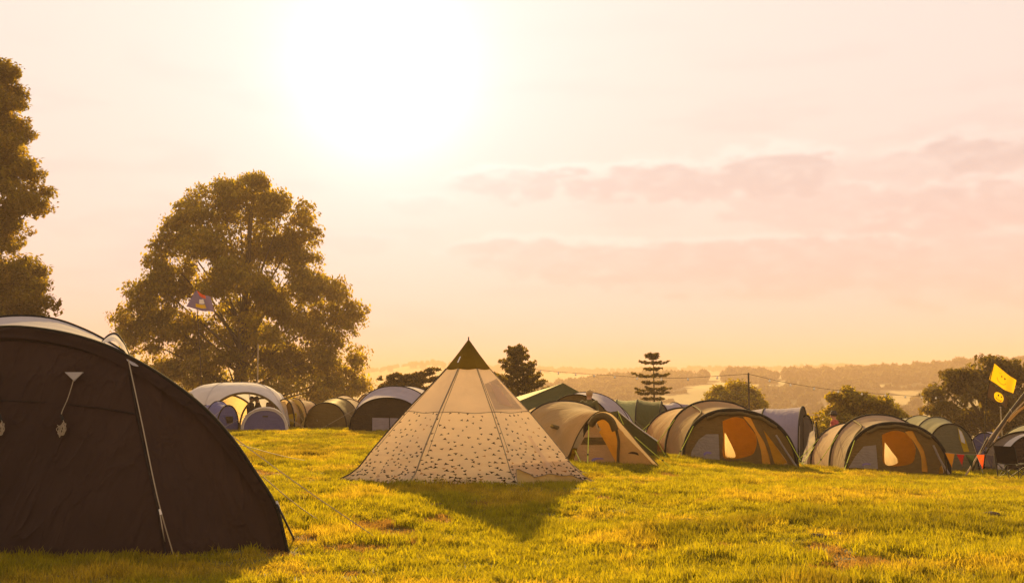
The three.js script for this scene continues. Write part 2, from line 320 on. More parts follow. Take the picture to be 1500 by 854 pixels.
// ------------------------------------------------------------------ large brown dome tent in the foreground
{
  const root = thing('dome_tent', 'large dark brown dome tent with silver roof and coiled guy cords', 'tent');
  const xc = at(15, 481, 10).x, mir = (p) => V(2 * xc - p.x, p.y, p.z), down = (p) => { p.y = H(p.x, p.z) - 0.01; return p; };
  const A = [[186, 523, 10], [222, 543, 10], [262, 570, 10], [302, 603, 10], [340, 646, 10.02], [372, 693, 10.05], [402, 742, 10.1]].map((q) => at(...q)); A.push(down(at(420, 795, 10.15)));
  const T = [[15, 480, 10], [70, 485, 10], [120, 496, 10], [160, 510, 10]].map((q) => at(...q));
  const E = [[186, 523, 10], [196, 585, 9.88], [213, 670, 9.74], [231, 750, 9.62]].map((q) => at(...q)); E.push(down(at(243, 808, 9.55)));
  const side = resample(A, 30), edge = resample(E, 30), crown = resample([...T.slice(1).reverse().map(mir), ...T, A[0]].sort((a, b) => a.x - b.x), 40); crown.unshift();
  const half = [...T, ...A], front = resample([...A.slice().reverse(), ...T.slice().reverse(), ...T.slice(1).map(mir), ...A.map(mir)], 72);
  const k = (P, u) => { const q = Math.min(P.length - 1 - 1e-6, u * (P.length - 1)), i = Math.floor(q); return P[i].clone().lerp(P[i + 1], q - i); };
  const top = resample([...T.slice(1).map(mir).reverse(), ...T], 30), topL = mir(A[0]); const lid = resample([topL, ...T.slice(1).map(mir).reverse(), ...T, A[0]], 40);
  for (const s of [1, -1]) {
    const f = s > 0 ? (p) => p : mir;
    mesh('side_panel', grid(26, 18, (u, v) => { const p = k(edge, u).lerp(k(side, u), v); const b = 0.05 * Math.sin(Math.PI * v) * Math.sin(Math.PI * u); return f(p.add(V(-0.3 * b, 0, -b))); }, 0.03, 3 + s), M.brown, root);
    mesh('edge_sleeve', tube(edge.map(f), 0.014, 40, 6), M.brown, root);
  }
  const frontSheet = (u, v) => { const e = k(edge, u), p = mir(e).lerp(e, v), c = k(lid, v), w = Math.pow(1 - u, 2.2); p.y += (c.y - lerp(lid[0].y, lid[40].y, v)) * w; p.z += -0.03 * Math.sin(Math.PI * v) * Math.sin(Math.PI * u); return p; };
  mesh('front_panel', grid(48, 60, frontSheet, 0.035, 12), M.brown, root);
  // horizontal seams of the front panel
  for (const u of [0.05, 0.30]) mesh('seam', tube(Array.from({ length: 24 }, (_, i) => frontSheet(u, i / 23).add(V(0, 0, 0.006))), 0.007, 46, 5), M.brown, root);
  // inner sleeping compartment, which keeps the front panel dark
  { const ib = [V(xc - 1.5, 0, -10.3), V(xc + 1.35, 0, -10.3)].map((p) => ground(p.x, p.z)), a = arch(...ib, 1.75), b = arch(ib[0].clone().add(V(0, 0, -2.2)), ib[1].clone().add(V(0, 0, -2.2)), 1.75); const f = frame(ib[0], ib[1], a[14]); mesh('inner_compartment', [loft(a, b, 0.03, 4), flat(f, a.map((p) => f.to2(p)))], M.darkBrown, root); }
  mesh('arch_binding', grid(72, 2, (u, v) => { const p = k(front, u), c = V(xc, 0.2, p.z), d = c.sub(p).normalize(); return p.addScaledVector(d, 0.10 * v).add(V(0, 0, 0.03 + 0.02 * v)); }, 0, 15), M.brown, root);
  mesh('front_pole', tube(front, 0.026, 90, 7), M.pole, root);
  const R2 = [[30, 463, 11.3], [75, 467, 11.3], [110, 478, 11.3], [150, 497, 11.3], [200, 530, 11.35], [255, 580, 11.4], [310, 650, 11.4], [350, 720, 11.4]].map((q) => at(...q)); R2.push(down(at(372, 770, 11.45)));
  const x2 = R2[0].x, mir2 = (p) => V(2 * x2 - p.x, p.y, p.z), rear = resample([...R2.slice().reverse(), ...R2.slice(1).map(mir2)], 72);
  mesh('roof_panel', grid(72, 10, (u, v) => k(front, u).lerp(k(rear, u), v).add(V(0, -0.05 * Math.sin(Math.PI * v), 0)), 0.012, 21), M.silver, root);
  mesh('pole', tube(rear, 0.02, 90, 6), M.pole, root);
  const back = rear.map((p) => { const q = V(lerp(x2, p.x, 0.9), p.y * 0.86, p.z - 1.5); if (p.y < 0.05) q.y = H(q.x, q.z) - 0.01; return q; });
  mesh('roof_panel', loft(rear, back, 0.05, 23), M.silver, root);
  mesh('rear_panel', loft(back, flatHoop(back, 0, -0.9), 0.04, 24), M.brown, root);
  // vent hood
  const hA = resample([[146, 507, 10.7], [156, 494, 10.7], [166, 489, 10.65], [176, 498, 10.5], [190, 526, 10.2]].map((q) => at(...q)), 20), hB = resample([[140, 505, 10.02], [156, 501, 10.02], [166, 500, 10.02], [176, 508, 10.02], [192, 527, 10.02]].map((q) => at(...q)), 20);
  const hood = mesh('vent_hood', loft(hA, hB, -0.02, 31, 6, 0.004), M.silver, root); mesh('vent_hood_pole', tube(hA, 0.018, 24, 6), M.pole, hood);
  mesh('vent_gusset', loft(resample([at(184, 524, 9.98), at(194, 530, 9.97), at(202, 536, 9.96)], 6), resample([at(185, 528, 9.95), at(193, 535, 9.94), at(201, 537, 9.95)], 6), 0, 33, 3, 0), M.silver, root);
  // storm tabs with their cords tied up in coils
  const plane = frame(V(-6, 0, -9.55), V(-3, 0, -9.55), V(-6, 2.1, -10.0));
  for (const [dx, cx] of [[0, 0], [-124, -90]]) {
    const c3 = (a, b, w = 0.05) => { const p = plane.px(a, b); return plane.to3(p.x, p.y, w); };
    const tab = new THREE.ExtrudeGeometry(new THREE.Shape([[97, 547], [123, 547], [110, 559]].map(([a, b]) => plane.px(a + dx, b))), { depth: 0.012, bevelEnabled: true, bevelSize: 0.004, bevelThickness: 0.004, bevelSegments: 2 }), P = tab.attributes.position; for (let i = 0; i < P.count; i++) { const q = plane.to3(P.getX(i), P.getY(i), 0.03 + P.getZ(i)); P.setXYZ(i, q.x, q.y, q.z); } tab.computeVertexNormals();
    const st = mesh('storm_tab', tab, M.tab, root);
    mesh('guy_cord', tube([c3(110 + dx, 558), c3(lerp(110 + dx, 93 + cx, 0.5), 585), c3(92 + cx, 609), c3(94 + cx, 615)], 0.0045, 24, 5), M.rope, st);
    mesh('cord_toggle', tube([c3(91 + cx, 609), c3(95 + cx, 617)], 0.012, 6, 6), M.blackStrap, st);
    const r = rng(40), coil = []; for (let i = 0; i < 30; i++) { const a = i * 2.05; coil.push(c3(93 + cx + Math.cos(a) * (3 + 4 * r()), 632 + Math.sin(a * 0.93) * (6 + 7 * r()), 0.05 + 0.025 * r())); }
    mesh('cord_coil', tube([c3(94 + cx, 615), ...coil], 0.0036, 300, 5), M.rope, st);
  }
  // guy lines
  const g1 = down(at(255, 822, 9.2)); g1.copy(onGround(255, 822));
  const mainLine = mesh('guy_line', tube([at(187, 527, 9.93), at(206, 615, 9.7), at(232, 738, 9.42), g1], 0.006, 40, 5), M.rope, root);
  mesh('line_runner', tube([at(233, 746, 9.42), at(235, 754, 9.41)], 0.011, 4, 6), M.logoWhite, mainLine);
  mesh('guy_line', tube([at(233, 750, 9.42), at(238, 780, 9.36), onGround(243, 806)], 0.005, 20, 5), M.rope, root);
  const g2 = onGround(431, 793); const strap = mesh('anchor_strap', tube([at(404, 736, 10.1), at(418, 765, 9.98), g2], 0.011, 16, 6), M.blackStrap, root);
  mesh('strap_buckle', tube([at(404, 735, 10.1), at(408, 744, 10.07)], 0.014, 6, 6), M.peg, strap);
  for (const [a, b, c, d, dep] of [[330, 632, 560, 795, 11.2], [345, 650, 452, 676, 13], [385, 699, 470, 765, 10.3]]) { const e = onGround(c, d); mesh('guy_line', tube([at(a, b, dep), at(a, b, dep).lerp(e, 0.5).add(V(0, -0.02, 0)), e], 0.0055, 20, 5), M.rope, root); }
  for (const p of [g1, g2, onGround(243, 806)]) mesh('peg', tube([p.clone().add(V(0, -0.1, 0)), p.clone().add(V(0.02, 0.04, 0))], 0.007, 4, 5), M.peg, root);
}

// ------------------------------------------------------------------ cream tipi with green cap
const beeTex = (() => {
  const c = document.createElement('canvas'); c.width = 2048; c.height = 512; const x = c.getContext('2d'), r = rng(9);
  x.fillStyle = '#ffffff'; x.fillRect(0, 0, 2048, 512);
  for (let i = 0; i < 900; i++) { x.fillStyle = `rgba(150,120,80,${0.01 + 0.02 * r()})`; x.beginPath(); x.ellipse(r() * 2048, 512 * (1 - Math.pow(r(), 2) * 0.5), 10 + 60 * r(), 4 + 14 * r(), 0, 0, 7); x.fill(); }
  const spots = [];
  const bee = (px, py, a, s, v) => {
    x.save(); x.translate(px, py); x.rotate(a); x.scale(s, s); x.fillStyle = v; 
    x.beginPath(); x.ellipse(0, 0, 3.4, 5.2, 0, 0, 7); x.fill(); x.beginPath(); x.ellipse(0, -6, 2.2, 2.4, 0, 0, 7); x.fill();
    x.beginPath(); x.ellipse(-5, 2, 2.0, 5.4, 0.7, 0, 7); x.fill(); x.beginPath(); x.ellipse(5, 2, 2.0, 5.4, -0.7, 0, 7); x.fill(); x.restore();
  };
  // v from 0 (hem, bottom row) to 1 (1.28 m up): thinner towards the band
  for (let n = 0, tries = 0; n < 1350 && tries < 60000; tries++) {
    const u = r() * 2048, q = Math.pow(r(), 1.55), gap = (8 + 19 * Math.min(1, q * 1.7)) * (0.75 + 0.6 * r()), y = 512 - q * 500 - 4;
    if (spots.some(([a, b]) => { let d = Math.abs(a - u); if (d > 1024) d = 2048 - d; return d * d + (b - y) * (b - y) < gap * gap; })) continue;
    spots.push([u, y]); n++;
    const faded = r() < 0.1; bee(u, y, r() * 6.28, 0.55 + 0.28 * r(), faded ? '#b8976a' : ['#140a02', '#1e1204', '#2a1a06'][(r() * 3) | 0]);
  }
  const t = new THREE.CanvasTexture(c); t.colorSpace = THREE.SRGBColorSpace; t.wrapS = THREE.RepeatWrapping; t.wrapT = THREE.ClampToEdgeWrapping; return t;
})();
{
  const root = thing('tipi_tent', 'cream canvas tipi printed with small bees under a green cap', 'tent');
  const C = at(686, HORIZON, 18.7); C.y = H(C.x, C.z); const tip = at(685, 498, 18.7).y - C.y;
  const PR = [[tip, 0.012], [tip - 0.28, 0.215], [tip - 0.56, 0.435], [1.18, 1.14], [0.80, 1.48], [0.45, 1.78], [0.2, 1.98], [0.08, 2.09], [-0.02, 2.24]];
  const rad = (h) => { let i = 0; while (i < PR.length - 2 && h < PR[i + 1][0]) i++; return lerp(PR[i][1], PR[i + 1][1], clamp((PR[i][0] - h) / (PR[i][0] - PR[i + 1][0]))); };
  const Q = Math.PI / 4, S0 = Q / 2;                  // eight panels, seams at 22.5 degrees and every 45
  const oct = (phi) => { let m = (phi - S0) % Q; if (m < 0) m += Q; return Math.cos(Q / 2) / Math.cos(m - Q / 2); };
  const pt = (phi, h, off = 0) => { const scal = h < 0.5 ? (0.5 - h) * 0.045 * (Math.sin(phi * 24 + 1) + 0.8 * Math.sin(phi * 41 + 2) + 0.6 * Math.sin(phi * 67)) : 0, r = rad(h) * oct(phi) * 1.03 * (1 - 0.022 * Math.sin(Math.PI * clamp(h / 1.9)) * Math.pow(Math.sin((((phi - S0) % Q) + Q) % Q / Q * Math.PI), 1.5)) + off + scal + (h < 0.3 ? 0.16 * Math.pow(1 - h / 0.3, 2) * Math.pow(Math.abs(((((phi - S0) % Q) + Q) % Q) / Q - 0.5) * 2, 5) : 0), x = C.x + Math.sin(phi) * r, z = C.z + Math.cos(phi) * r; return V(x, C.y + h + (h < 0.3 ? (0.3 - h) / 0.3 * (H(x, z) - C.y) : 0), z); };
  const capH = tip - 0.53, bandH = 1.17, print = new THREE.MeshPhysicalMaterial({ color: rgb(0.97, 0.83, 0.66), map: beeTex, roughness: 1, transmission: 0.78, thickness: 0, side: THREE.DoubleSide, bumpMap: creaseTex, bumpScale: 0.006, specularIntensity: 0.15 });
  const vent = 1;                                     // the panel whose hem is rolled up over a golden mesh strip
  for (let p = 0; p < 8; p++) {
    const a0 = S0 + (p - 1) * Q - 0 * Q, a1 = a0 + Q; const isVent = p === vent;
    const hem = (u) => { if (!isVent) return -0.03 + 0.018 * Math.sin(u * 9 + p) + 0.02 * (vn(u * 7 + p * 3, 4.4) - 0.3); return u < 0.10 ? lerp(0.04, 0.27, u / 0.10) : u < 0.30 ? lerp(0.27, 0.14, (u - 0.10) / 0.20) : u < 0.86 ? 0.14 + 0.02 * Math.sin(u * 14) : lerp(0.14, -0.03, (u - 0.86) / 0.14); };
    const low = grid(40, 18, (u, v) => pt(lerp(a0, a1, u), lerp(hem(u), bandH, v)), 0.02, p);
    { const U = low.attributes.uv, P = low.attributes.position; for (let i = 0; i <= 40; i++) for (let j = 0; j <= 18; j++) { const k = i * 19 + j; U.setXY(k, lerp(a0, a1, i / 40) / (2 * Math.PI), (P.getY(k) - C.y) / 1.28); } }
    const panel = mesh('printed_panel', low, print, root);
    mesh('canvas_panel', grid(10, 14, (u, v) => pt(lerp(a0, a1, u), lerp(bandH, capH + 0.02, v)), 0.012, p + 20), M.cream, root);
    mesh('cap_panel', grid(6, 10, (u, v) => pt(lerp(a0, a1, u), lerp(capH - 0.02 * Math.sin(u * Math.PI), tip, v), 0.014 * (1 - v)), 0.004, p + 40), M.olive, root);
    const hs = Array.from({ length: 24 }, (_, i) => lerp(0.02, capH, i / 23));
    const dark = p === 0 || p === 7;
    mesh('seam_webbing', tube(hs.map((h) => pt(a0, h, 0.008)), dark ? 0.013 : 0.008, 50, 5), p === 7 || p === 6 ? M.tape : M.seam, root);
    mesh('seam_webbing', tube(hs.slice(6).map((h) => pt(a0 + 0.045, h, 0.006)), 0.005, 40, 5), M.seam, root);
    mesh('band_seam', tube(Array.from({ length: 9 }, (_, i) => pt(lerp(a0, a1, i / 8), bandH + 0.012 * Math.sin(i * 0.9 + p), 0.004)), 0.006, 20, 5), M.seam, root);
    mesh('hem_rope', tube(Array.from({ length: 21 }, (_, i) => pt(lerp(a0, a1, i / 20), hem(i / 20), 0.004)), 0.007, 40, 5), M.seam, root);
    if (isVent) {
      mesh('hem_mesh', grid(24, 6, (u, v) => pt(lerp(a0, a1, u), lerp(-0.02, 0.34, v), -0.03 - 0.02 * Math.sin(u * 40)), 0.012, 61), M.golden, root);
      const mw = mesh('mesh_window', grid(8, 8, (u, v) => pt(lerp(a0 + 0.08, a1 - 0.09, u), lerp(1.22, lerp(1.66, 1.76, u), v), 0.007), 0.004, 62), M.meshGrey, root);
      mesh('window_flap', grid(6, 6, (u, v) => pt(lerp(a0 + 0.22 + 0.06 * v, a1 - 0.27 + 0.12 * v - 0.1 * u * v, u), lerp(1.33 - 0.07 * u, 1.66 - 0.06 * u, v), 0.016), 0.006, 63), M.cream, mw);
      mesh('storm_flap', grid(4, 14, (u, v) => pt(lerp(a0 + 0.46, a0 + 0.50, u) - 0.02 * v, lerp(0.22, 0.78, v), 0.02 + 0.02 * u), 0.004, 64), M.cream, root);
    }
    const e = pt(a0, 0, 0.10); mesh('peg', tube([e.clone().setY(H(e.x, e.z) - 0.1), e.clone().setY(H(e.x, e.z) + 0.05)], 0.007, 4, 5), M.peg, root);
    mesh('peg_loop', tube([pt(a0, 0.06, 0), pt(a0, 0.02, 0.05), e], 0.006, 8, 5), M.rope, root);
  }
  mesh('cap_vent', grid(3, 3, (u, v) => pt(-0.62 + 0.10 * u, tip - 0.42 + 0.11 * v, 0.022), 0, 70), M.logoWhite, root);
  mesh('finial', tube([V(C.x, C.y + tip - 0.05, C.z), V(C.x, C.y + tip + 0.055, C.z)], 0.012, 6, 8), M.tape, root);
  mesh('centre_pole', tube([ground(C.x, C.z), V(C.x, C.y + tip - 0.06, C.z)], 0.022, 8, 8), M.peg, root);
}

// ------------------------------------------------------------------ the two beige tunnel tents with open porches
function tunnelTent({ label, F, Mid, B, rear, wall, hole, strip, slot, grey, inner, innerDoor, logo, edge, panels, guys, seed }) {
  const hs = [hoop(...F), hoop(...Mid), hoop(...B)];
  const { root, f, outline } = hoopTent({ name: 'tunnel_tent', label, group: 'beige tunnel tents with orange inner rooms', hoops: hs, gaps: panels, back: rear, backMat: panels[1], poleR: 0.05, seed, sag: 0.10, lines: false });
  const holes = [hole, strip, slot].map((h) => smooth2(pxs(f, h), 48));
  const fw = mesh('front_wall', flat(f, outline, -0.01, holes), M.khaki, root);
  const fp = mesh('front_wall_panel', flat(f, pxs(f, grey), 0.012), M.greyPanel, root);
  mesh('panel_logo', flat(f, smooth2(pxs(f, logo), 20), 0.018), M.logo, fp);
  mesh('side_vent', flat(f, pxs(f, strip), -0.06), M.orange, fw);
  mesh('side_vent', flat(f, pxs(f, slot), -0.07), M.orangeDeep, fw);
  // the inner room hangs inside, across the tunnel
  const inn = hs[1].map((p, i, a) => { const m = a[0].clone().lerp(a[a.length - 1], 0.5); return p.clone().lerp(m, 0.04); }), fi = frame(inn[0], inn[inn.length - 1], inn[14]);
  const door = smooth2(pxs(fi, innerDoor), 30);
  mesh('inner_room_wall', flat(fi, inn.map((p) => fi.to2(p)), 0, [door]), M.orangeDeep, root);
  mesh('inner_room_back', loft(inn, hs[2].map((p) => p.clone().lerp(hs[2][0].clone().lerp(hs[2][28], 0.5), 0.08)), 0.05, seed + 3), M.orange, root);
  // rolled-up door under the front hoop
  const roll = hs[0].slice(9, 21).map((p, i) => p.clone().add(V(0, -0.10 - 0.02 * Math.sin(i * 2.1), 0.03))); mesh('rolled_door', tube(roll, 0.055, 40, 8), M.khaki, fw);
  mesh('door_edge', tube(pxs(f, edge).map((p) => f.to3(p.x, p.y, 0.12)), 0.03, 14, 6), M.greyPanel, root);
  // window piping on the side
  const A = hs[0], N = hs[1]; const s = (u, v) => { const q = u * 28, i = Math.floor(q); const p = A[i].clone().lerp(A[Math.min(28, i + 1)], q - i).lerp(N[i].clone().lerp(N[Math.min(28, i + 1)], q - i), v); return p; };
  const cen = hs[0][0].clone().lerp(hs[0][28], 0.5).setY(hs[0][0].y); const out = (p) => p.add(p.clone().sub(cen).setY(0).normalize().multiplyScalar(-0.015));
  mesh('window_piping', tube([[0.06, 0.12], [0.24, 0.14], [0.31, 0.25], [0.335, 0.6], [0.34, 0.94]].map(([u, v]) => out(s(u, v))), 0.03, 40, 6), M.khaki, root);
  for (const [a, i, px, d] of guys) { const from = hs[a][i].clone(); guy(root, from, foot(px, d), M.neon, 0.011); }
  return root;
}
tunnelTent({
  label: 'beige tunnel tent with open porch, orange inner room and small grey dome behind it', seed: 2,
  F: [[1000, 29.5], [1166, 28.8], 601], Mid: [[974, 31.2], [1136, 31.0], 588], B: [[941, 33.6], [1086, 34.2], 599], rear: [-0.5, -1.3],
  hole: [[1059, 617], [1078, 611], [1096, 618], [1108, 638], [1108, 656], [1098, 668], [1062, 671], [1060, 640]],
  strip: [[1089, 611], [1099, 611], [1109, 630], [1121, 650], [1129, 680], [1118, 680], [1115, 660], [1106, 633]],
  slot: [[1119, 630], [1136, 652], [1154, 678], [1146, 681], [1136, 680], [1128, 655]],
  grey: [[1010, 679], [1014, 660], [1024, 644], [1035, 636], [1053, 636], [1055, 680]],
  innerDoor: [[1062, 634], [1066, 640], [1078, 668], [1064, 670]], logo: [[1031, 664], [1036, 661.5], [1042, 662.5], [1042, 665], [1036, 664.5], [1032, 668]],
  edge: [[1137, 637], [1152, 661], [1169, 686]], panels: [M.beige, M.beige],
  guys: [[0, 6, 988, 28.4], [1, 6, 948, 30.4], [2, 6, 905, 33.2], [2, 4, 920, 32.4], [0, 22, 1180, 28.2], [1, 22, 1178, 30.6], [2, 22, 1170, 33]],
});
tunnelTent({
  label: 'beige tunnel tent with open porch and dark door roll in front of green tunnel tent', seed: 5,
  F: [[1236, 30], [1388, 29.4], 620], Mid: [[1213, 31.6], [1362, 31.6], 608], B: [[1186, 34], [1318, 34.6], 620], rear: [-0.5, -1.2],
  hole: [[1293, 637], [1310, 631], [1328, 635], [1340, 650], [1342, 664], [1334, 680], [1298, 681], [1294, 655]],
  strip: [[1327, 633], [1337, 631], [1345, 645], [1355, 662], [1360, 692], [1352, 691], [1350, 668], [1340, 648]],
  slot: [[1378, 684], [1381, 682], [1384, 691], [1383, 694], [1377, 694]],
  grey: [[1244, 685], [1254, 668], [1266, 654], [1284, 652], [1287, 687]],
  innerDoor: [[1297, 648], [1306, 660], [1317, 677], [1298, 680]], logo: [[1264, 680], [1268, 678.5], [1275, 678.8], [1276, 681], [1269, 680.5], [1264, 683]],
  edge: [[1367, 652], [1378, 675], [1390, 694]], panels: [M.beigeGrey, M.beigeGrey],
  guys: [[0, 6, 1232, 28.6], [1, 6, 1190, 30.6], [2, 6, 1158, 33], [2, 4, 1168, 31.8], [1, 23, 1392, 31.2]],
});

// ------------------------------------------------------------------ beige tent with raised awning beside the tipi
{
  const root = thing('awning_tent', 'beige tent with raised awning and orange doorway beside the cream tipi', 'tent');
  const d = 24, g = (px, dd) => foot(px, dd);
  const L = g(828, d), R = g(966, d - 0.6), ap = at(884, 602, d - 0.4), f = frame(L, R, ap), o3 = (a, b, w = 0) => { const p = f.px(a, b); return f.to3(p.x, p.y, w); };
  // awning: from the rear hoop down to the raised front edge
  const hoopB = hoop([756, 26.5], [905, 27.5], 588), frontEdge = resample([g(826, d + 0.2), at(833, 668, d + 0.1), at(847, 637, d), at(862, 615, d - 0.2), at(878, 603, d - 0.5), at(895, 605, d - 0.4), at(915, 625, d - 0.4), at(940, 655, d - 0.6), g(968, d - 0.8)], 28);
  mesh('awning', loft(frontEdge, hoopB, 0.10, 3, 14, 0.05), M.beige, root);
  mesh('pole', tube(hoopB, 0.03, 48, 6), M.pole, root); mesh('awning_edge', tube(frontEdge, 0.016, 40, 6), M.khaki, root);
  const hoopC = hoop([745, 29], [880, 30], 594); mesh('roof_panel', loft(hoopB, hoopC, 0.06, 5), M.beige, root); mesh('rear_panel', loft(hoopC, flatHoop(hoopC, -0.2, -1), 0.03, 6), M.beige, root);
  mesh('door_panel', flat(f, pxs(f, [[836, 686], [907, 688], [888, 652], [868, 618], [858, 634], [846, 656]]), -0.05), M.beigeGrey, root);
  mesh('door_panel_band', flat(f, pxs(f, [[850, 652], [888, 652], [882, 641], [856, 641]]), -0.035), M.khaki, root);
  mesh('panel_logo', flat(f, smooth2(pxs(f, [[866, 674], [872, 671], [882, 671.5], [884, 673], [874, 673.5], [868, 677]]), 20), -0.03), M.logo, root);
  mesh('wing_panel', flat(f, pxs(f, [[906, 686], [966, 689], [940, 662], [914, 636], [903, 622], [905, 650]]), 0.0), M.beige, root);
  mesh('wing_vent', flat(f, smooth2(pxs(f, [[920, 664], [926, 661.5], [934, 663], [936, 667], [930, 665]]), 16), 0.02), M.darkBrown, root);
  mesh('doorway', flat(f, pxs(f, [[868, 619], [890, 612], [903, 630], [906, 650], [906, 684], [897, 668]]), -0.35), M.orange, root);
  mesh('inner_room_wall', flat(f, pxs(f, [[838, 690], [852, 660], [872, 634], [888, 630], [902, 646], [908, 690]]), -1.1), M.orange, root);
  mesh('rolled_door', tube([o3(866, 622, 0.05), o3(874, 612, 0.08), o3(886, 609, 0.08), o3(896, 616, 0.06), o3(902, 630, 0.05)], 0.085, 30, 8), M.khaki, root);
  mesh('door_tie', tube([o3(903, 628, 0.04), o3(907, 645, 0.05), o3(906, 665, 0.03), o3(906, 684, 0.02)], 0.035, 20, 6), M.khaki, root);
  mesh('window_piping', tube([at(808, 624, 25.2), at(822, 629, 25), at(833, 640, 24.7), at(836, 655, 24.5), at(832, 672, 24.4)], 0.05, 30, 6), M.khaki, root);
  mesh('ground_strip', tube([o3(836, 684, 0.05), o3(868, 684, 0.05)], 0.02, 6, 6), M.logoWhite, root);
  guy(root, o3(863, 621, 0.02), foot(860, 22.6), M.neon, 0.011); guy(root, o3(843, 660, 0.02), foot(854, 22.4), M.neon, 0.009); guy(root, at(930, 640, d - 0.5), foot(985, 22.9), M.neon, 0.008);
}

// ------------------------------------------------------------------ tents behind, between the tipi and the tunnel tents
{
  const root = thing('marquee_tent', 'dark green ridge marquee roof rising behind the awning tent', 'tent');
  const d = 38, P = (px, py, dd) => at(px, py, dd), apex = P(825, 561, d), apex2 = P(812, 566, d + 5);
  const eF = [P(735, 598, d - 2), P(905, 606, d - 2)], eB = [P(728, 590, d + 7), P(890, 598, d + 7)];
  const tri = (a, b, c, n = 12) => grid(n, n, (u, v) => a.clone().lerp(b.clone().lerp(c, v), u).add(V(0, -0.10 * Math.sin(Math.PI * u) * Math.sin(Math.PI * Math.min(1, v)), 0)), 0.03, 3);
  mesh('roof_panel', tri(apex, eF[0], eF[1]), M.green, root); mesh('roof_panel', tri(apex, eF[1], eB[1]), M.green, root); mesh('roof_panel', tri(apex2, eB[1], eB[0]), M.green, root); mesh('roof_panel', tri(apex, eB[0], eF[0]), M.green, root);
  mesh('roof_panel', tri(apex, apex2, eB[1]), M.green, root); mesh('roof_panel', tri(apex, apex2, eB[0]), M.green, root);
  const corners = [eF[0], eF[1], eB[1], eB[0]];
  corners.forEach((p, i) => { const q = corners[(i + 1) % 4]; mesh('wall_panel', grid(8, 4, (u, v) => { const t = p.clone().lerp(q, u); return ground(t.x, t.z).lerp(t, v); }, 0.02, i + 5), M.green, root); mesh('post', tube([ground(p.x, p.z), p], 0.03, 4, 6), M.pole, root); });
}
hoopTent({ name: 'tunnel_tent', label: 'lavender and khaki domed tent just behind the awning tent', group: 'tents packed behind the front row', hoops: [hoop([790, 31.5], [905, 30.8], 578, { wide: 1 }), hoop([800, 33], [930, 33], 575), hoop([810, 35], [935, 35.4], 582)], gaps: [M.lavender, M.lavender], front: M.khaki, back: [0, -1], poleR: 0.02, seed: 11 });
{
  const t = hoopTent({ name: 'tunnel_tent', label: 'pale green tunnel tent with clear striped window', group: 'tents packed behind the front row', hoops: [hoop([858, 36], [868, 41], 588), hoop([900, 36], [908, 41], 586), hoop([930, 36], [938, 41], 586), hoop([966, 36], [972, 41], 588)], gaps: [M.paleGreen, M.paleGreen, M.green], front: M.green, back: [0.9, -0.1], backMat: M.green, poleR: 0.025, seed: 13 });
  const A = t.hoops; for (let i = 0; i < 4; i++) mesh('window', grid(2, 6, (u, v) => A[0][3 + Math.round(v * 4)].clone().lerp(A[1][3 + Math.round(v * 4)], 0.80 - 0.17 * i + 0.09 * u).add(V(0, 0, 0.06)), 0, 1), M.window, t.root);
}
{ // tarp lean-to with a pale edge
  const root = thing('tarp_shelter', 'low dark green tarp pitched slanting beside the awning tent', 'tent');
  const a = at(905, 602, 29), b = foot(962, 29.5), c = at(880, 606, 32.5), e = foot(965, 33); b.y += 0.45; e.y += 0.4;
  mesh('tarp', grid(12, 10, (u, v) => a.clone().lerp(b, u).lerp(c.clone().lerp(e, u), v).add(V(0, -0.12 * Math.sin(Math.PI * u) * Math.sin(Math.PI * v), 0)), 0.03, 3), M.green, root);
  mesh('front_sheet', grid(10, 6, (u, v) => { const p = a.clone().lerp(b, u); return ground(p.x, p.z).lerp(p, v); }, 0.04, 4), M.green, root);
  mesh('tarp_edge', tube([a, a.clone().lerp(b, 0.5).add(V(0, -0.03, 0)), b], 0.02, 12, 6), M.logoWhite, root);
  for (const p of [a, c]) mesh('pole', tube([ground(p.x, p.z), p], 0.02, 4, 6), M.pole, root);
  guy(root, b, foot(978, 28.6), M.neon, 0.009); guy(root, a, foot(935, 27.6), M.neon, 0.009);
}
hoopTent({ name: 'tunnel_tent', label: 'lavender tunnel tent with pale nose behind beige tunnel tent', group: 'tents packed behind the front row', hoops: [hoop([950, 38], [985, 37.5], 592), hoop([966, 40], [1012, 40.5], 590), hoop([1010, 41], [1060, 42], 594), hoop([1060, 42], [1100, 43], 597)], gaps: [M.lavender, M.purpleGrey, M.purpleGrey], front: M.lavender, back: [0.8, -0.3], poleR: 0.028, seed: 17 });  // front wall and first roof panel use a paler fabric than the rest
hoopTent({ name: 'tunnel_tent', label: 'dusky purple tunnel tent with dark end hoop standing alone above guy lines', group: 'tents packed behind the front row', hoops: [hoop([1168, 37], [1184, 41.5], 596), hoop([1112, 38], [1130, 42.5], 599), hoop([1062, 39], [1080, 43.5], 602)], gaps: [M.purpleGrey, M.purpleGrey], front: M.darkBrown, back: [-1, -0.2], poleR: 0.035, seed: 19 });
hoopTent({ name: 'dome_tent', label: 'small grey green dome tent beside the dusky purple tunnel tent', hoops: [hoop([1168, 39.5], [1194, 39], 608), hoop([1160, 41], [1192, 41.5], 606)], gaps: [M.greyGreen], front: M.greyPanel, back: [-0.4, -1], poleR: 0.03, seed: 23 });
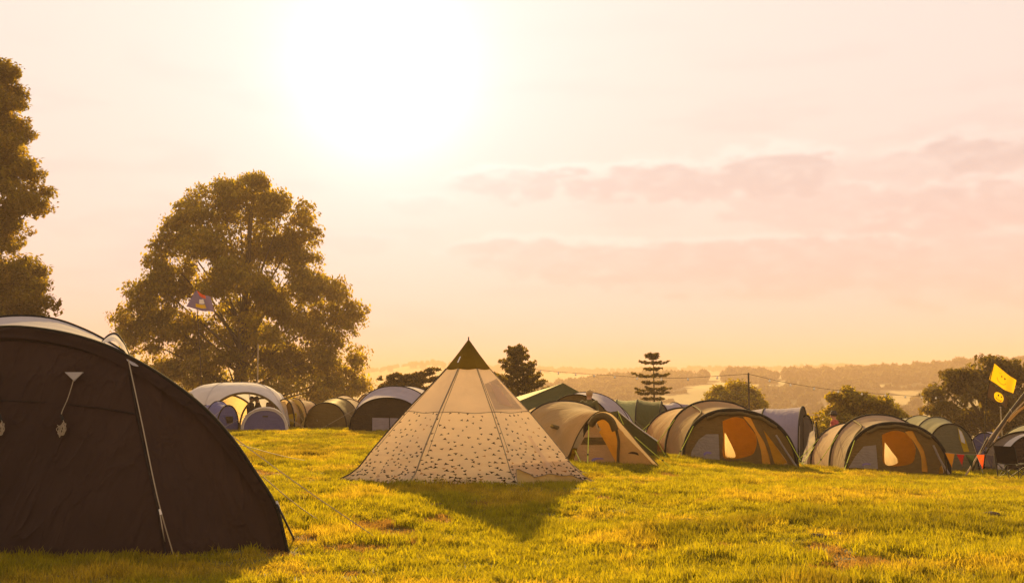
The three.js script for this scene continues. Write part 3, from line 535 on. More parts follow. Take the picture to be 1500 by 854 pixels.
// ------------------------------------------------------------------ right-hand tents
{
  const t = hoopTent({ name: 'tunnel_tent', label: 'grey green tunnel tent with pale clear window behind the bunting', hoops: [hoop([1352, 33], [1430, 32.4], 621), hoop([1330, 34.5], [1412, 34.2], 611), hoop([1305, 36.5], [1388, 36.6], 609), hoop([1290, 39], [1360, 39.4], 613)], gaps: [M.greyGreen, M.greyGreen, M.greyGreen], front: M.greyGreen, back: [-0.6, -1], poleR: 0.025, seed: 29 });
  const win = mesh('window', flat(t.f, pxs(t.f, [[1404, 626], [1410, 632], [1416, 645], [1421, 662], [1413, 662], [1406, 642]]), 0.03), M.yellow, t.root);
  mesh('window_pane', flat(t.f, pxs(t.f, [[1405, 628], [1410, 633], [1414, 643], [1415, 650], [1409, 647]]), 0.045), M.window, win);
  guy(t.root, t.hoops[0][22], foot(1437, 30.8), M.rope, 0.008);
}
hoopTent({ name: 'dome_tent', label: 'low purple dome tent behind the leaning poles', hoops: [hoop([1414, 37], [1466, 36.4], 634), hoop([1418, 39], [1474, 39], 633)], gaps: [M.purple], front: M.purple, back: [0, -1], poleR: 0.02, seed: 31 });
{
  const t = hoopTent({ name: 'dome_tent', label: 'grey green dome tent with white sleeve arching over brown door behind camp chair', hoops: [hoop([1436, 33], [1585, 32], 632), hoop([1452, 34.6], [1600, 34.6], 620), hoop([1466, 36.4], [1606, 36.6], 625)], gaps: [M.greyGreen, M.greyGreen], back: [0.3, -1], poleR: 0.03, seed: 37 });
  mesh('front_wall', flat(t.f, t.outline, -0.02), M.taupe, t.root);
  const A = t.hoops[0], inner = arch(foot(1468, 32.4), foot(1582, 31.6), 1.2); mesh('pole_sleeve', loft(A.map((p, i) => p.clone().lerp(inner[i], 0.6)), inner, 0.02, 4), M.white, t.root);
  const f2 = frame(inner[0], inner[28], inner[14]); mesh('door_panel', flat(f2, inner.map((p) => f2.to2(p)), -0.01), M.brown, t.root); mesh('pole', tube(inner, 0.02, 40, 6), M.pole, t.root);
}

// ------------------------------------------------------------------ left-hand camp
{ // white event shelter
  const root = thing('event_shelter', 'white domed event shelter with tan underside standing under the big tree', 'shelter');
  const c = [foot(262, 47), foot(388, 47.5), foot(424, 42.5), foot(292, 42)], hgt = at(325, 562, 45).y - c[0].y;   // back left, back right, front right, front left
  const S = (u, v, k = 1) => { const a = (u + 1) / 2, b = (v + 1) / 2, p = c[0].clone().lerp(c[1], a).lerp(c[3].clone().lerp(c[2], a), b); const q = Math.pow((u * u + v * v) / 2, 2.1); p.y += hgt * k * (1 - q); return p; };
  mesh('roof', grid(28, 28, (u, v) => S(u * 2 - 1, v * 2 - 1), 0.03, 3), M.white, root);
  const edge = (f) => Array.from({ length: 25 }, (_, i) => f(i / 12 - 1));
  for (const [f, m] of [[(t) => S(t, 1, 1.0), M.khaki], [(t) => S(t, -1), M.khaki], [(t) => S(1, t), M.white], [(t) => S(-1, t), M.khaki]]) mesh('pole_sleeve', tube(edge(f), 0.05, 40, 6), m, root);
  mesh('pole_sleeve', tube(edge((t) => S(t, t)), 0.03, 40, 6), M.white, root); mesh('pole_sleeve', tube(edge((t) => S(t, -t)), 0.03, 40, 6), M.white, root);
  const wall = (f) => { const e = edge(f); return grid(24, 8, (u, v) => { const p = e[Math.round(u * 24)], g0 = ground(p.x, p.z); return g0.lerp(p, v); }, 0.02, 5); };
  mesh('side_wall', wall((t) => S(-1, t).add(V(0, -0.05, 0))), M.taupe, root); mesh('side_wall', wall((t) => S(t, -1)), M.beige, root);
  const inner = arch(c[3].clone().lerp(c[2], 0.45), c[2].clone().lerp(c[1], 0.1), 1.25); mesh('inner_arch', tube(inner, 0.04, 40, 6), M.khaki, root);
  mesh('side_window', grid(4, 4, (u, v) => S(-1, -0.1 + 0.6 * u).lerp(ground(S(-1, -0.1 + 0.6 * u).x, S(-1, -0.1 + 0.6 * u).z), 0.35 + 0.3 * v).add(V(-0.03, 0, 0.03)), 0, 4), M.window, root);
}
{
  const t = hoopTent({ name: 'dome_tent', label: 'small blue violet dome tent with square mesh patch beside the white shelter', hoops: [hoop([318, 39.6], [350, 40.6], 594), hoop([300, 40.4], [340, 41.8], 588), hoop([286, 41.8], [318, 43], 594)], gaps: [M.purple, M.purple], front: M.purple, back: [-0.6, -0.6], poleR: 0.03, seed: 41 });
  mesh('mesh_patch', flat(t.f, pxs(t.f, [[329, 610], [340, 610], [340, 620], [331, 620]]), 0.02), M.darkBrown, t.root);
}
{
  const t = hoopTent({ name: 'dome_tent', label: 'low blue violet shelter tent with bright white rim', hoops: [hoop([354, 39.6], [422, 39.6], 598), hoop([357, 40.1], [421, 40.1], 597), hoop([360, 41.6], [418, 41.8], 604)], gaps: [M.white, M.purple], back: [0, -0.9], backMat: M.purple, pole: M.white, poleR: 0.03, seed: 43 });
  mesh('rim_band', loft(t.hoops[0], t.hoops[0].map((p) => p.clone().lerp(t.hoops[0][0].clone().lerp(t.hoops[0][28], 0.5), 0.1)), 0, 3, 4, 0), M.white, t.root);
  mesh('front_wall', flat(t.f, t.outline, -0.03), M.purple, t.root); mesh('logo', flat(t.f, pxs(t.f, [[384, 609], [392, 609], [392, 611], [384, 611]]), 0.0), M.tape, t.root);
}
{
  const t = hoopTent({ name: 'dome_tent', label: 'olive and beige dome tent with yellow lit flap inside its open front', hoops: [hoop([400, 43.5], [432, 42.4], 585), hoop([414, 44.5], [450, 43.6], 584), hoop([434, 46], [470, 45.6], 588)], gaps: [M.beige, M.beigeGrey], back: [0.5, -0.8], poleR: 0.03, seed: 47 });
  mesh('inner_wall', flat(t.f, t.outline.map((p) => p.clone().multiplyScalar(1)), -0.5), M.khaki, t.root); mesh('door_flap', flat(t.f, pxs(t.f, [[417, 608], [431, 605], [431, 616], [424, 624], [419, 618]]), -0.1), M.yellow, t.root);
}
{
  const t = hoopTent({ name: 'dome_tent', label: 'olive dome tent with round white logo on its closed front', hoops: [hoop([446, 41.5], [508, 41], 590), hoop([460, 43], [526, 43.2], 583), hoop([474, 45], [540, 45.5], 585)], gaps: [M.khaki, M.beigeGrey], front: M.khaki, back: [0.4, -0.9], poleR: 0.025, seed: 53 });
  const cc = t.f.px(461, 618), ring = (r0, r1) => { const s = new THREE.Shape(); s.absellipse(cc.x, cc.y, r0, r0 * 1.25, 0, 7); const h = new THREE.Path(); if (r1) { h.absellipse(cc.x, cc.y, r1, r1 * 1.25, 0, 7); s.holes.push(h); } const g = new THREE.ShapeGeometry(s, 20), P = g.attributes.position; for (let i = 0; i < P.count; i++) { const p = t.f.to3(P.getX(i), P.getY(i), 0.03); P.setXYZ(i, p.x, p.y, p.z); } g.computeVertexNormals(); return g; };
  mesh('logo', ring(0.12, 0.055), M.logoWhite, t.root);
  const e = foot(436, 40.6); mesh('front_flap', grid(6, 6, (u, v) => { const a = t.hoops[0][Math.round(u * 9)]; return a.clone().lerp(e, v * (1 - u)); }, 0.01, 3), M.khaki, t.root);
}
{
  const t = hoopTent({ name: 'tunnel_tent', label: 'large lavender tunnel tent with dark brown front and grey window panel left of tipi', hoops: [hoop([512, 38], [622, 38.6], 583), hoop([516, 39.6], [640, 40.4], 566), hoop([530, 42.5], [655, 43.4], 566), hoop([540, 45], [650, 46], 572)], gaps: [M.lavender, M.lavender, M.lavender], back: [0.3, -1], poleR: 0.028, seed: 59, sag: 0.06 });
  mesh('front_wall', flat(t.f, t.outline, -0.02), M.darkBrown, t.root); const wp = mesh('window_panel', flat(t.f, pxs(t.f, [[545, 612], [600, 613], [600, 634], [545, 634]]), 0.03), M.lavender, t.root); mesh('window_stay', tube([t.f.px(570, 609), t.f.px(570, 634)].map((p) => t.f.to3(p.x, p.y, 0.05)), 0.015, 4, 5), M.pole, wp);
  mesh('ground_mat', flat(t.f, pxs(t.f, [[545, 634.5], [600, 634.5], [600, 637], [545, 637]]), 0.04), M.orange, t.root);
}
hoopTent({ name: 'dome_tent', label: 'beige dome tent peeking above the olive tent with the white logo', hoops: [hoop([470, 47], [520, 47], 583), hoop([478, 49], [530, 49.4], 580)], gaps: [M.beigeGrey], front: M.khaki, back: [0.2, -1], poleR: 0.025, seed: 61 });
hoopTent({ name: 'dome_tent', label: 'pale beige dome tent peeking between the olive and lavender tents', hoops: [hoop([518, 48], [556, 48], 578), hoop([522, 50], [560, 50.3], 575)], gaps: [M.beigeGrey], front: M.beigeGrey, back: [0.2, -1], poleR: 0.025, seed: 67 });

// ------------------------------------------------------------------ trees
function leafCluster(seed, n, size, spreadXZ, spreadY) { // leaf-sized folded faces around a twig
  const r = rng(seed), pos = [], idx = [];
  for (let i = 0; i < n; i++) {
    let x, y, z; do { x = r() * 2 - 1; y = r() * 2 - 1; z = r() * 2 - 1; } while (x * x + y * y + z * z > 1);
    const c = V(x * spreadXZ, y * spreadY, z * spreadXZ), e = new THREE.Euler(r() * 1.6 - 0.8, r() * 6.28, r() * 2.2 - 1.1), s = size * (0.65 + 0.7 * r()), o = pos.length / 3;
    for (const p of [V(-0.5, 0, 0), V(0, 0.06, 0.27), V(0.5, -0.05, 0), V(0, 0.06, -0.27)]) { p.multiplyScalar(s).applyEuler(e).add(c); pos.push(p.x, p.y, p.z); }
    idx.push(o, o + 1, o + 2, o, o + 2, o + 3);
  }
  const g = new THREE.BufferGeometry(); g.setAttribute('position', new THREE.Float32BufferAttribute(pos, 3)); g.setIndex(idx); g.computeVertexNormals(); return g;
}
const bark = plain(0.06, 0.045, 0.03, 0.95), leaves = leafMat(1, 1, 1, 0.7);
const n3 = (p, k) => (vn(p.x * k + p.y * k * 0.31, p.z * k + p.y * k * 0.77) + vn(p.y * k + 7.7, (p.x - p.z) * k * 0.7 + 3.1)) / 2;
function tree({ name = 'tree', label, group, depth, base, lobes, leaf = 0.26, cluster = 0.5, density = 7, color = [0.27, 0.22, 0.005], gap = 0.36, seed = 1, trunkR = 0.4, flat = 0.9, deep = 0.8, limbs = true, clumps = 0 }) {
  const root = thing(name, label, 'tree', group), b = foot(base, depth), r = rng(seed), S = depth / FPX;
  const L = lobes.map(([px, py, rx, ry, dz]) => ({ c: at(px, py, depth + (dz ?? (r() * 2 - 1) * 0.35) * rx * S * 2), rx: rx * S, ry: (ry ?? rx) * S }));
  const top = L.reduce((a, q) => Math.max(a, q.c.y + q.ry), -1e9), mx = L.reduce((a, q) => a + q.c.x, 0) / L.length, mz = L.reduce((a, q) => a + q.c.z, 0) / L.length;
  const spine = [b.clone().add(V(0, -0.3, 0)), V(lerp(b.x, mx, 0.3), lerp(b.y, top, 0.3), lerp(b.z, mz, 0.3)), V(lerp(b.x, mx, 0.8), lerp(b.y, top, 0.62), lerp(b.z, mz, 0.8)), V(mx, lerp(b.y, top, 0.88), mz)];
  const tr = mesh('trunk', tube(spine, trunkR, 20, 9, 0.12), bark, root);
  const sp = new THREE.CatmullRomCurve3(spine), pts = [];
  L.forEach((q, i) => {
    if (limbs && q.rx > 0.5) { const s = sp.getPointAt(clamp((q.c.y - b.y) / (top - b.y) * 0.62, 0.12, 0.9)); mesh('limb', tube([s, s.clone().lerp(q.c, 0.5).add(V(0, q.ry * 0.25, 0)), q.c.clone().add(V(0, q.ry * 0.35, 0))], trunkR * 0.2, 10, 6, 0.15), bark, tr); }
    const subs = clumps ? Array.from({ length: clumps }, () => { const u = r() * 1.7 - 0.75, a = r() * 6.283, s = Math.sqrt(Math.max(0, 1 - u * u)), f = 0.34 + 0.2 * r(); return { x: q.c.x + Math.cos(a) * s * q.rx * 0.68, y: q.c.y + u * q.ry * 0.68, z: q.c.z + Math.sin(a) * s * q.rx * 0.68 * deep, rx: q.rx * f * 1.1, ry: q.ry * f * 0.9 }; }) : [{ x: q.c.x, y: q.c.y, z: q.c.z, rx: q.rx, ry: q.ry }];
    for (const w of subs) for (let k = 0, n = Math.round(density * 12.6 * (w.rx * w.rx * 0.5 + w.rx * w.ry * 0.5) / (cluster * cluster) * 0.16); k < n; k++) {
      const u = r() * 2 - 1, a = r() * 6.283, s = Math.sqrt(1 - u * u), rr = 1.04 - Math.pow(r(), 1.3) * 0.62, p = V(w.x + Math.cos(a) * s * w.rx * rr, w.y + u * w.ry * rr, w.z + Math.sin(a) * s * w.rx * rr * deep);
      if (n3(p, 0.9 / cluster) < gap - 0.10 * (1 - rr) || n3(p, 0.28 / cluster) < gap - 0.08) continue;
      if (p.y < b.y + 0.1) continue;
      pts.push(p);
    }
  });
  const im = new THREE.InstancedMesh(leafCluster(seed + 900, 12, leaf, cluster, cluster * flat), leaves, pts.length), m = new THREE.Matrix4(), q = new THREE.Quaternion(), c = new THREE.Color();
  pts.forEach((p, i) => { const k = 0.7 + 0.6 * r(), v = (0.65 + 0.7 * r()); m.compose(p, q.setFromAxisAngle(V(0, 1, 0), r() * 6.28), V(k, k, k)); im.setMatrixAt(i, m); const y = r(); im.setColorAt(i, c.setRGB(color[0] * v * (1 + 0.25 * y), color[1] * v, color[2] * v)); });
  im.name = 'crown'; im.userData.kind = 'stuff'; lit(im); root.add(im);
  return root;
}
tree({ label: 'huge round broadleaf tree towering over the white shelter', depth: 110, base: 350, seed: 3, trunkR: 0.95, leaf: 0.36, cluster: 0.58, density: 3.3, gap: 0.42, clumps: 14, lobes: [
  [318, 285, 38, 30], [372, 282, 40, 28], [285, 312, 40, 32], [418, 312, 42, 34], [350, 315, 50, 42, 0.3], [256, 348, 34, 30], [440, 345, 30, 34], [300, 360, 48, 36, -0.4], [390, 362, 52, 40, 0.3], [246, 390, 36, 28], [446, 385, 26, 24],
  [225, 425, 40, 30], [285, 412, 46, 36], [350, 420, 56, 44, -0.4], [415, 420, 46, 40], [470, 425, 40, 30], [205, 465, 38, 30], [258, 470, 48, 38], [330, 480, 56, 44, 0.4], [400, 480, 54, 44, -0.3], [460, 475, 48, 38], [503, 465, 32, 34],
  [205, 505, 36, 28], [260, 530, 50, 40], [330, 545, 56, 44], [400, 545, 56, 44, 0.3], [465, 530, 50, 40], [508, 515, 30, 34], [515, 560, 30, 28], [485, 575, 40, 26], [430, 580, 50, 30], [360, 585, 50, 28], [300, 580, 50, 30]] });
tree({ label: 'tall broadleaf tree cut by the picture edge behind the brown dome tent', depth: 70, base: -70, seed: 8, trunkR: 0.7, leaf: 0.32, cluster: 0.45, density: 4.4, gap: 0.40, clumps: 13, color: [0.21, 0.165, 0.005], lobes: [
  [-60, 120, 70, 50], [5, 150, 38, 34], [-10, 110, 34, 26], [-30, 200, 60, 50], [20, 205, 30, 32], [15, 260, 44, 34], [52, 298, 32, 24], [-50, 280, 70, 50], [20, 340, 40, 34], [0, 390, 46, 36], [40, 400, 24, 24], [45, 432, 36, 26], [-30, 440, 60, 50], [20, 470, 50, 36], [-90, 400, 80, 70], [-110, 220, 80, 80], [-70, 500, 80, 50], [10, 520, 60, 40], [-5, 235, 40, 40], [10, 300, 40, 36], [10, 430, 44, 40], [-10, 160, 40, 40]] });
// conifers and cedars down the slope
function conifer({ name, label, depth, px, profile, branches, seed, trunkR, color, lift = 0.12, tuft = 0.16, fill = 1, rows }) { // profile: photo row, half width in pixels
  const root = thing(name, label, 'tree'), r = rng(seed), b = foot(px, depth), top = at(px, profile[0][0], depth), S = depth / FPX, pts = [];
  const tr = mesh('trunk', tube([b.clone().add(V(0, -0.3, 0)), b.clone().lerp(top, 0.5).add(V(0.06, 0, 0)), top], trunkR, 20, 7, 0.15), bark, root);
  const last = profile[profile.length - 1][0];
  for (let i = 0; i < branches; i++) {
    const py = rows ? rows[i % rows.length] + (r() - 0.5) * 1.6 : lerp(profile[0][0] + 1, last, (i + 0.6 * r()) / branches); let q = 0; while (q < profile.length - 2 && py > profile[q + 1][0]) q++;
    const half = lerp(profile[q][1], profile[q + 1][1], clamp((py - profile[q][0]) / (profile[q + 1][0] - profile[q][0]))), len = half * S * (0.7 + 0.35 * r()), a = i * 2.39996 + r() * 0.7, o = at(px, py, depth); o.x = lerp(b.x, top.x, clamp((o.y - b.y) / (top.y - b.y)));
    const d = V(Math.cos(a), 0, Math.sin(a)), e = o.clone().addScaledVector(d, len).add(V(0, lift * len * (r() - 0.2), 0)), m = o.clone().addScaledVector(d, len * 0.55).add(V(0, -0.10 * len, 0));
    mesh('branch', tube([o, m, e], 0.02 + 0.012 * len, 8, 5, 0.3), bark, tr); const c = new THREE.CatmullRomCurve3([o, m, e]);
    for (let k = 0, n = Math.ceil(len / (tuft * 0.42)); k <= n; k++) { const p = c.getPoint(lerp(0.18, 1, k / n)); for (let w = 0; w < fill; w++) pts.push([p.clone().add(V((r() - 0.5) * tuft * 1.6, (r() - 0.35) * tuft * 0.9, (r() - 0.5) * tuft * 1.6)), r()]); }
  }
  const im = new THREE.InstancedMesh(leafCluster(seed + 40, 9, tuft * 1.05, tuft * 0.7, tuft * 0.4), leaves, pts.length), m4 = new THREE.Matrix4(), qq = new THREE.Quaternion(), c = new THREE.Color();
  pts.forEach(([p, v], i) => { const k = 0.7 + 0.7 * v; m4.compose(p, qq.setFromAxisAngle(V(0, 1, 0), v * 40), V(k, k, k)); im.setMatrixAt(i, m4); const w = 0.7 + 0.6 * r(); im.setColorAt(i, c.setRGB(color[0] * w, color[1] * w, color[2] * w)); });
  im.name = 'crown'; im.userData.kind = 'stuff'; lit(im); root.add(im);
}
conifer({ name: 'cedar_tree', label: 'dark cedar with spiky leader standing behind the tipi', depth: 62, px: 757, seed: 12, trunkR: 0.16, branches: 70, tuft: 0.17, fill: 1, color: [0.13, 0.09, 0.006], profile: [[507, 3], [511, 22], [518, 13], [530, 25], [541, 28], [552, 44], [562, 54], [575, 60], [600, 62]] });
tree({ name: 'cedar_tree', label: 'spreading cedar with one long slanting branch behind lavender tunnel tent', depth: 70, base: 600, seed: 14, trunkR: 0.25, leaf: 0.2, cluster: 0.2, density: 5, gap: 0.36, flat: 0.4, clumps: 5, color: [0.13, 0.09, 0.006], lobes: [
  [634, 542, 10, 3], [622, 548, 14, 4], [608, 553, 16, 5], [592, 553, 12, 4], [578, 550, 9, 3], [565, 555, 12, 4], [590, 562, 28, 7], [620, 560, 22, 6], [640, 556, 12, 4], [570, 572, 26, 8], [610, 575, 34, 9], [650, 572, 20, 8]] });
conifer({ name: 'conifer_tree', label: 'slender conifer with open tiers of level branches', depth: 75, px: 957, seed: 16, trunkR: 0.13, branches: 60, tuft: 0.12, rows: [519, 521, 525, 531, 540, 549, 560, 569, 575, 583], color: [0.13, 0.09, 0.006], profile: [[517, 4], [520, 12], [526, 9], [531, 23], [535, 8], [540, 16], [546, 13], [549, 32], [553, 13], [560, 24], [566, 15], [569, 34], [574, 28], [584, 18]] });
tree({ label: 'compact round tree behind the festoon post', depth: 95, base: 1076, seed: 18, trunkR: 0.3, leaf: 0.34, cluster: 0.42, density: 7, gap: 0.30, lobes: [[1076, 575, 26, 16], [1055, 582, 20, 13], [1098, 582, 20, 13], [1076, 592, 38, 16], [1045, 595, 18, 12], [1107, 596, 18, 12], [1072, 606, 40, 14]] });
tree({ label: 'ragged bushy tree behind the grey beige tunnel tent', depth: 62, base: 1262, seed: 20, trunkR: 0.25, leaf: 0.28, cluster: 0.3, density: 6.4, gap: 0.34, clumps: 6, lobes: [[1240, 578, 14, 10], [1230, 588, 16, 10], [1248, 590, 20, 14], [1272, 585, 16, 9], [1290, 592, 18, 10], [1225, 602, 14, 10], [1262, 605, 36, 16], [1300, 604, 20, 11], [1245, 620, 34, 16], [1290, 618, 36, 16], [1316, 608, 12, 8]] });
tree({ label: 'wide old oak with layered crown behind the yellow flags', depth: 68, base: 1450, seed: 22, trunkR: 0.5, leaf: 0.32, cluster: 0.42, density: 3.6, gap: 0.40, clumps: 8, color: [0.12, 0.095, 0.008], lobes: [
  [1415, 540, 22, 11], [1450, 534, 26, 10], [1485, 545, 26, 12], [1392, 552, 20, 10], [1425, 552, 30, 13], [1378, 570, 24, 11], [1405, 568, 28, 12], [1450, 556, 32, 16], [1500, 560, 34, 20], [1370, 582, 18, 8], [1440, 580, 36, 16], [1395, 592, 34, 13], [1480, 585, 36, 18], [1365, 604, 16, 8], [1400, 612, 40, 16], [1450, 606, 44, 18], [1500, 606, 44, 22], [1530, 580, 40, 30], [1385, 628, 36, 12], [1440, 630, 46, 14], [1490, 632, 46, 14]] });
tree({ name: 'bush', label: 'low olive bush between the dusky purple tent and ragged tree', depth: 60, base: 1196, seed: 24, trunkR: 0.1, leaf: 0.24, cluster: 0.32, density: 6, gap: 0.33, limbs: false, lobes: [[1180, 622, 16, 9], [1200, 618, 14, 10], [1216, 626, 14, 10], [1190, 634, 30, 12]] });

// ------------------------------------------------------------------ far woods and hedges on the hills
{
  const r = rng(55), far = [[], []], blob = (seed) => {                 // a far tree: a lumpy core with ragged foliage round it
    const core = new THREE.IcosahedronGeometry(1, 2), P = core.attributes.position, q = rng(seed);
    for (let i = 0; i < P.count; i++) { const v = V(P.getX(i), P.getY(i), P.getZ(i)), k = 0.72 + 0.5 * (n3(v.clone().multiplyScalar(1.7).addScalar(seed), 1) - 0.4); v.multiplyScalar(k); P.setXYZ(i, v.x, v.y * 0.9 + 0.75, v.z); }
    const g = leafCluster(seed, 130, 0.5, 0.86, 0.82); g.translate(0, 0.8, 0); core.deleteAttribute('uv'); core.computeVertexNormals(); const c2 = mergeVertices(core); const a = c2.toNonIndexed(), b = g.toNonIndexed(); return mergeGeometries([a, b]);
  };
  const put = (az, d, s) => { const a = az * Math.PI / 180, x = d * Math.sin(a), z = -d * Math.cos(a); far[(r() * 2) | 0].push([V(x, H(x, z) - 0.8, z), s * (0.7 + 0.6 * r()), r()]); };
  for (let i = 0; i < 1500; i++) { const az = lerp(1, 38, r()), d = 830 + 80 * (r() - 0.5) + 36 * r(); if (vn(az * 0.9, 3.3) > 0.22) put(az, d, 4.6); }
  for (let i = 0; i < 2600; i++) { const az = lerp(-2, 38, r()), d = lerp(500, 850, Math.sqrt(r())); if (fbm(az * 0.42 + 4.5, d * 0.01, 3) > 0.53) put(az, d, 3.6); }
  for (let k = 0; k < 8; k++) { const d0 = 360 + 57 * k, sl = (r() - 0.5) * 4.2; for (let az = -20; az < 36; az += 0.14) if (vn(az * 0.5 + k * 5, k * 3.1) > 0.42) put(az, d0 + sl * (az - 10) + 6 * vn(az, k), 1.7); }
  for (let i = 0; i < 1500; i++) { const az = lerp(-30, 20, r()), d = 1980 + 250 * r(); if (fbm(az * 0.5, d * 0.005, 2) > 0.42) put(az, d, 4.8); }
  for (let i = 0; i < 500; i++) { const az = lerp(-4, 8, r()), d = 750 + 150 * r(); put(az, d, 4.2); }
  far.forEach((list, k) => {
    const im = new THREE.InstancedMesh(blob(70 + k), leaves, list.length), m = new THREE.Matrix4(), q = new THREE.Quaternion(), c = new THREE.Color();
    list.forEach(([p, s, v], i) => { m.compose(p, q.setFromAxisAngle(V(0, 1, 0), v * 6.28), V(s, s * (0.9 + 0.4 * v), s)); im.setMatrixAt(i, m); im.setColorAt(i, c.setRGB(0.06 + 0.03 * v, 0.055 + 0.02 * v, 0.016)); });
    im.name = numbered('distant_woodland'); im.userData = { kind: 'stuff', label: 'hazy woods and hedgerows on the far hills', category: 'woodland' }; lit(im); scene.add(im);
  });
  for (const [px, py, d, s, label] of [[1012, 543, 830, 30, 'rounded lone tree standing up from the hazy wooded ridge behind the conifer'], [1292, 534, 860, 24, 'domed lone tree standing up from the hazy ridge above the ragged tree']]) {
    const p = at(px, py + s * 0.5, d), R = s * d / FPX * 0.5; const t = thing('ridge_tree', label, 'tree'); const yb = H(p.x, p.z);
    mesh('trunk', tube([V(p.x, yb - 1, p.z), V(p.x, p.y + R * 0.5, p.z)], 0.8, 4, 6), bark, t); const g = leafCluster(400 + px, 700, R * 0.22, R * 0.95, R * 1.05); g.translate(p.x, p.y, p.z); stuff(mesh('crown', g, leafMat(0.075, 0.065, 0.018), t));
  }
}

// ------------------------------------------------------------------ people
function person({ label, at: P, yaw = 0, height = 1.72, sit = false, shirt, legs, skin = [0.42, 0.24, 0.15], hair, hat, group }) {
  const k = height / 1.72, root = thing('person', label, 'person', group), J = {}, j = (n, x, y, z) => (J[n] = V(x, y, z));
  const hipY = sit ? 0.50 : 0.92;
  j('pelvis', 0, hipY, 0); j('chest', 0, hipY + 0.36, sit ? -0.02 : 0); j('neck', 0, hipY + 0.55, sit ? 0.02 : 0.01); j('head', 0, hipY + 0.71, sit ? 0.05 : 0.03);
  for (const s of [-1, 1]) {
    j('sh' + s, 0.19 * s, hipY + 0.49, 0); j('el' + s, 0.25 * s, hipY + 0.22, sit ? 0.03 : -0.03); j('wr' + s, (sit ? 0.14 : 0.25) * s, hipY + (sit ? 0.12 : -0.03), sit ? 0.26 : 0.03);
    j('hip' + s, 0.09 * s, hipY - 0.03, 0); j('kn' + s, 0.11 * s, sit ? 0.50 : 0.50, sit ? 0.42 : 0.02); j('an' + s, 0.11 * s, 0.08, sit ? 0.40 : -0.01); j('toe' + s, 0.13 * s, 0.035, sit ? 0.56 : 0.15);
  }
  const bones = [['pelvis', 'chest', 0.135, 0.15], ['chest', 'neck', 0.13, 0.06], ['neck', 'head', 0.055, 0.06]];
  for (const s of [-1, 1]) {
    bones.push(['sh' + s, 'el' + s, 0.058, 0.045], ['el' + s, 'wr' + s, 0.043, 0.03], ['chest', 'sh' + s, 0.1, 0.062], ['hip' + s, 'kn' + s, 0.092, 0.06], ['kn' + s, 'an' + s, 0.058, 0.042], ['an' + s, 'toe' + s, 0.045, 0.035]);
    const w = J['wr' + s], e = J['el' + s], d = w.clone().sub(e).normalize(), side = V(sit ? 0 : 0, 0, 1).cross(d).normalize().lengthSq() ? V(0, 0, 1) : V(1, 0, 0);
    j('palm' + s, w.x + d.x * 0.08, w.y + d.y * 0.08, w.z + d.z * 0.08); bones.push(['wr' + s, 'palm' + s, 0.028, 0.034]);
    for (let f = 0; f < 4; f++) { const b = J['palm' + s].clone().addScaledVector(side, (f - 1.5) * 0.02), t = b.clone().addScaledVector(d, 0.07 + 0.01 * (f === 1 || f === 2)).add(V(-0.015 * s, 0, 0)); J['fb' + f + s] = b; J['ft' + f + s] = t; bones.push(['fb' + f + s, 'ft' + f + s, 0.011, 0.009]); }
    const tb = w.clone().addScaledVector(d, 0.03).addScaledVector(side, 0.025), tt = tb.clone().addScaledVector(d, 0.045).addScaledVector(side, 0.03); J['tb' + s] = tb; J['tt' + s] = tt; bones.push(['tb' + s, 'tt' + s, 0.013, 0.01]);
  }
  const cap = (p, a, b, ra, rb) => { const ab = b.clone().sub(a), t = clamp(p.clone().sub(a).dot(ab) / ab.lengthSq()); return p.distanceTo(a.clone().addScaledVector(ab, t)) - lerp(ra, rb, t); };
  const field = (p) => {
    let d = 1; const sm = (a, b, q) => { const h = clamp(0.5 + 0.5 * (b - a) / q); return lerp(b, a, h) - q * h * (1 - h); };
    for (const [a, b, ra, rb] of bones) { const A = J[a], B = J[b], mx = Math.max(ra, rb) + 0.12; if (p.x < Math.min(A.x, B.x) - mx || p.x > Math.max(A.x, B.x) + mx || p.y < Math.min(A.y, B.y) - mx || p.y > Math.max(A.y, B.y) + mx || p.z < Math.min(A.z, B.z) - mx || p.z > Math.max(A.z, B.z) + mx) continue; d = sm(d, cap(p, A, B, ra, rb), ra < 0.015 ? 0.006 : 0.035); }
    const h = J.head, q = V((p.x - h.x) / 0.078, (p.y - h.y) / 0.115, (p.z - h.z) / 0.095); d = sm(d, (q.length() - 1) * 0.085, 0.02);
    d = sm(d, cap(p, V(h.x, h.y + 0.005, h.z + 0.085), V(h.x, h.y - 0.03, h.z + 0.11), 0.008, 0.014), 0.012);          // nose
    for (const s of [-1, 1]) d = sm(d, cap(p, V(h.x + s * 0.078, h.y + 0.015, h.z), V(h.x + s * 0.08, h.y - 0.025, h.z), 0.014, 0.01), 0.008); // ears
    return d;
  };
  const half = 0.95, n = 88, mc = new MarchingCubes(n, new THREE.MeshStandardMaterial(), false, false, 40000); mc.isolation = 0;
  for (let z = 0; z < n; z++) for (let y = 0; y < n; y++) for (let x = 0; x < n; x++) mc.field[z * n * n + y * n + x] = -field(V((x - n / 2) / (n / 2) * half, (y - n / 2) / (n / 2) * half + 0.9, (z - n / 2) / (n / 2) * half));
  mc.update();
  const c = mc.count, pos = new Float32Array(c * 3), nor = new Float32Array(mc.normalArray.slice(0, c * 3)), col = new Float32Array(c * 3);
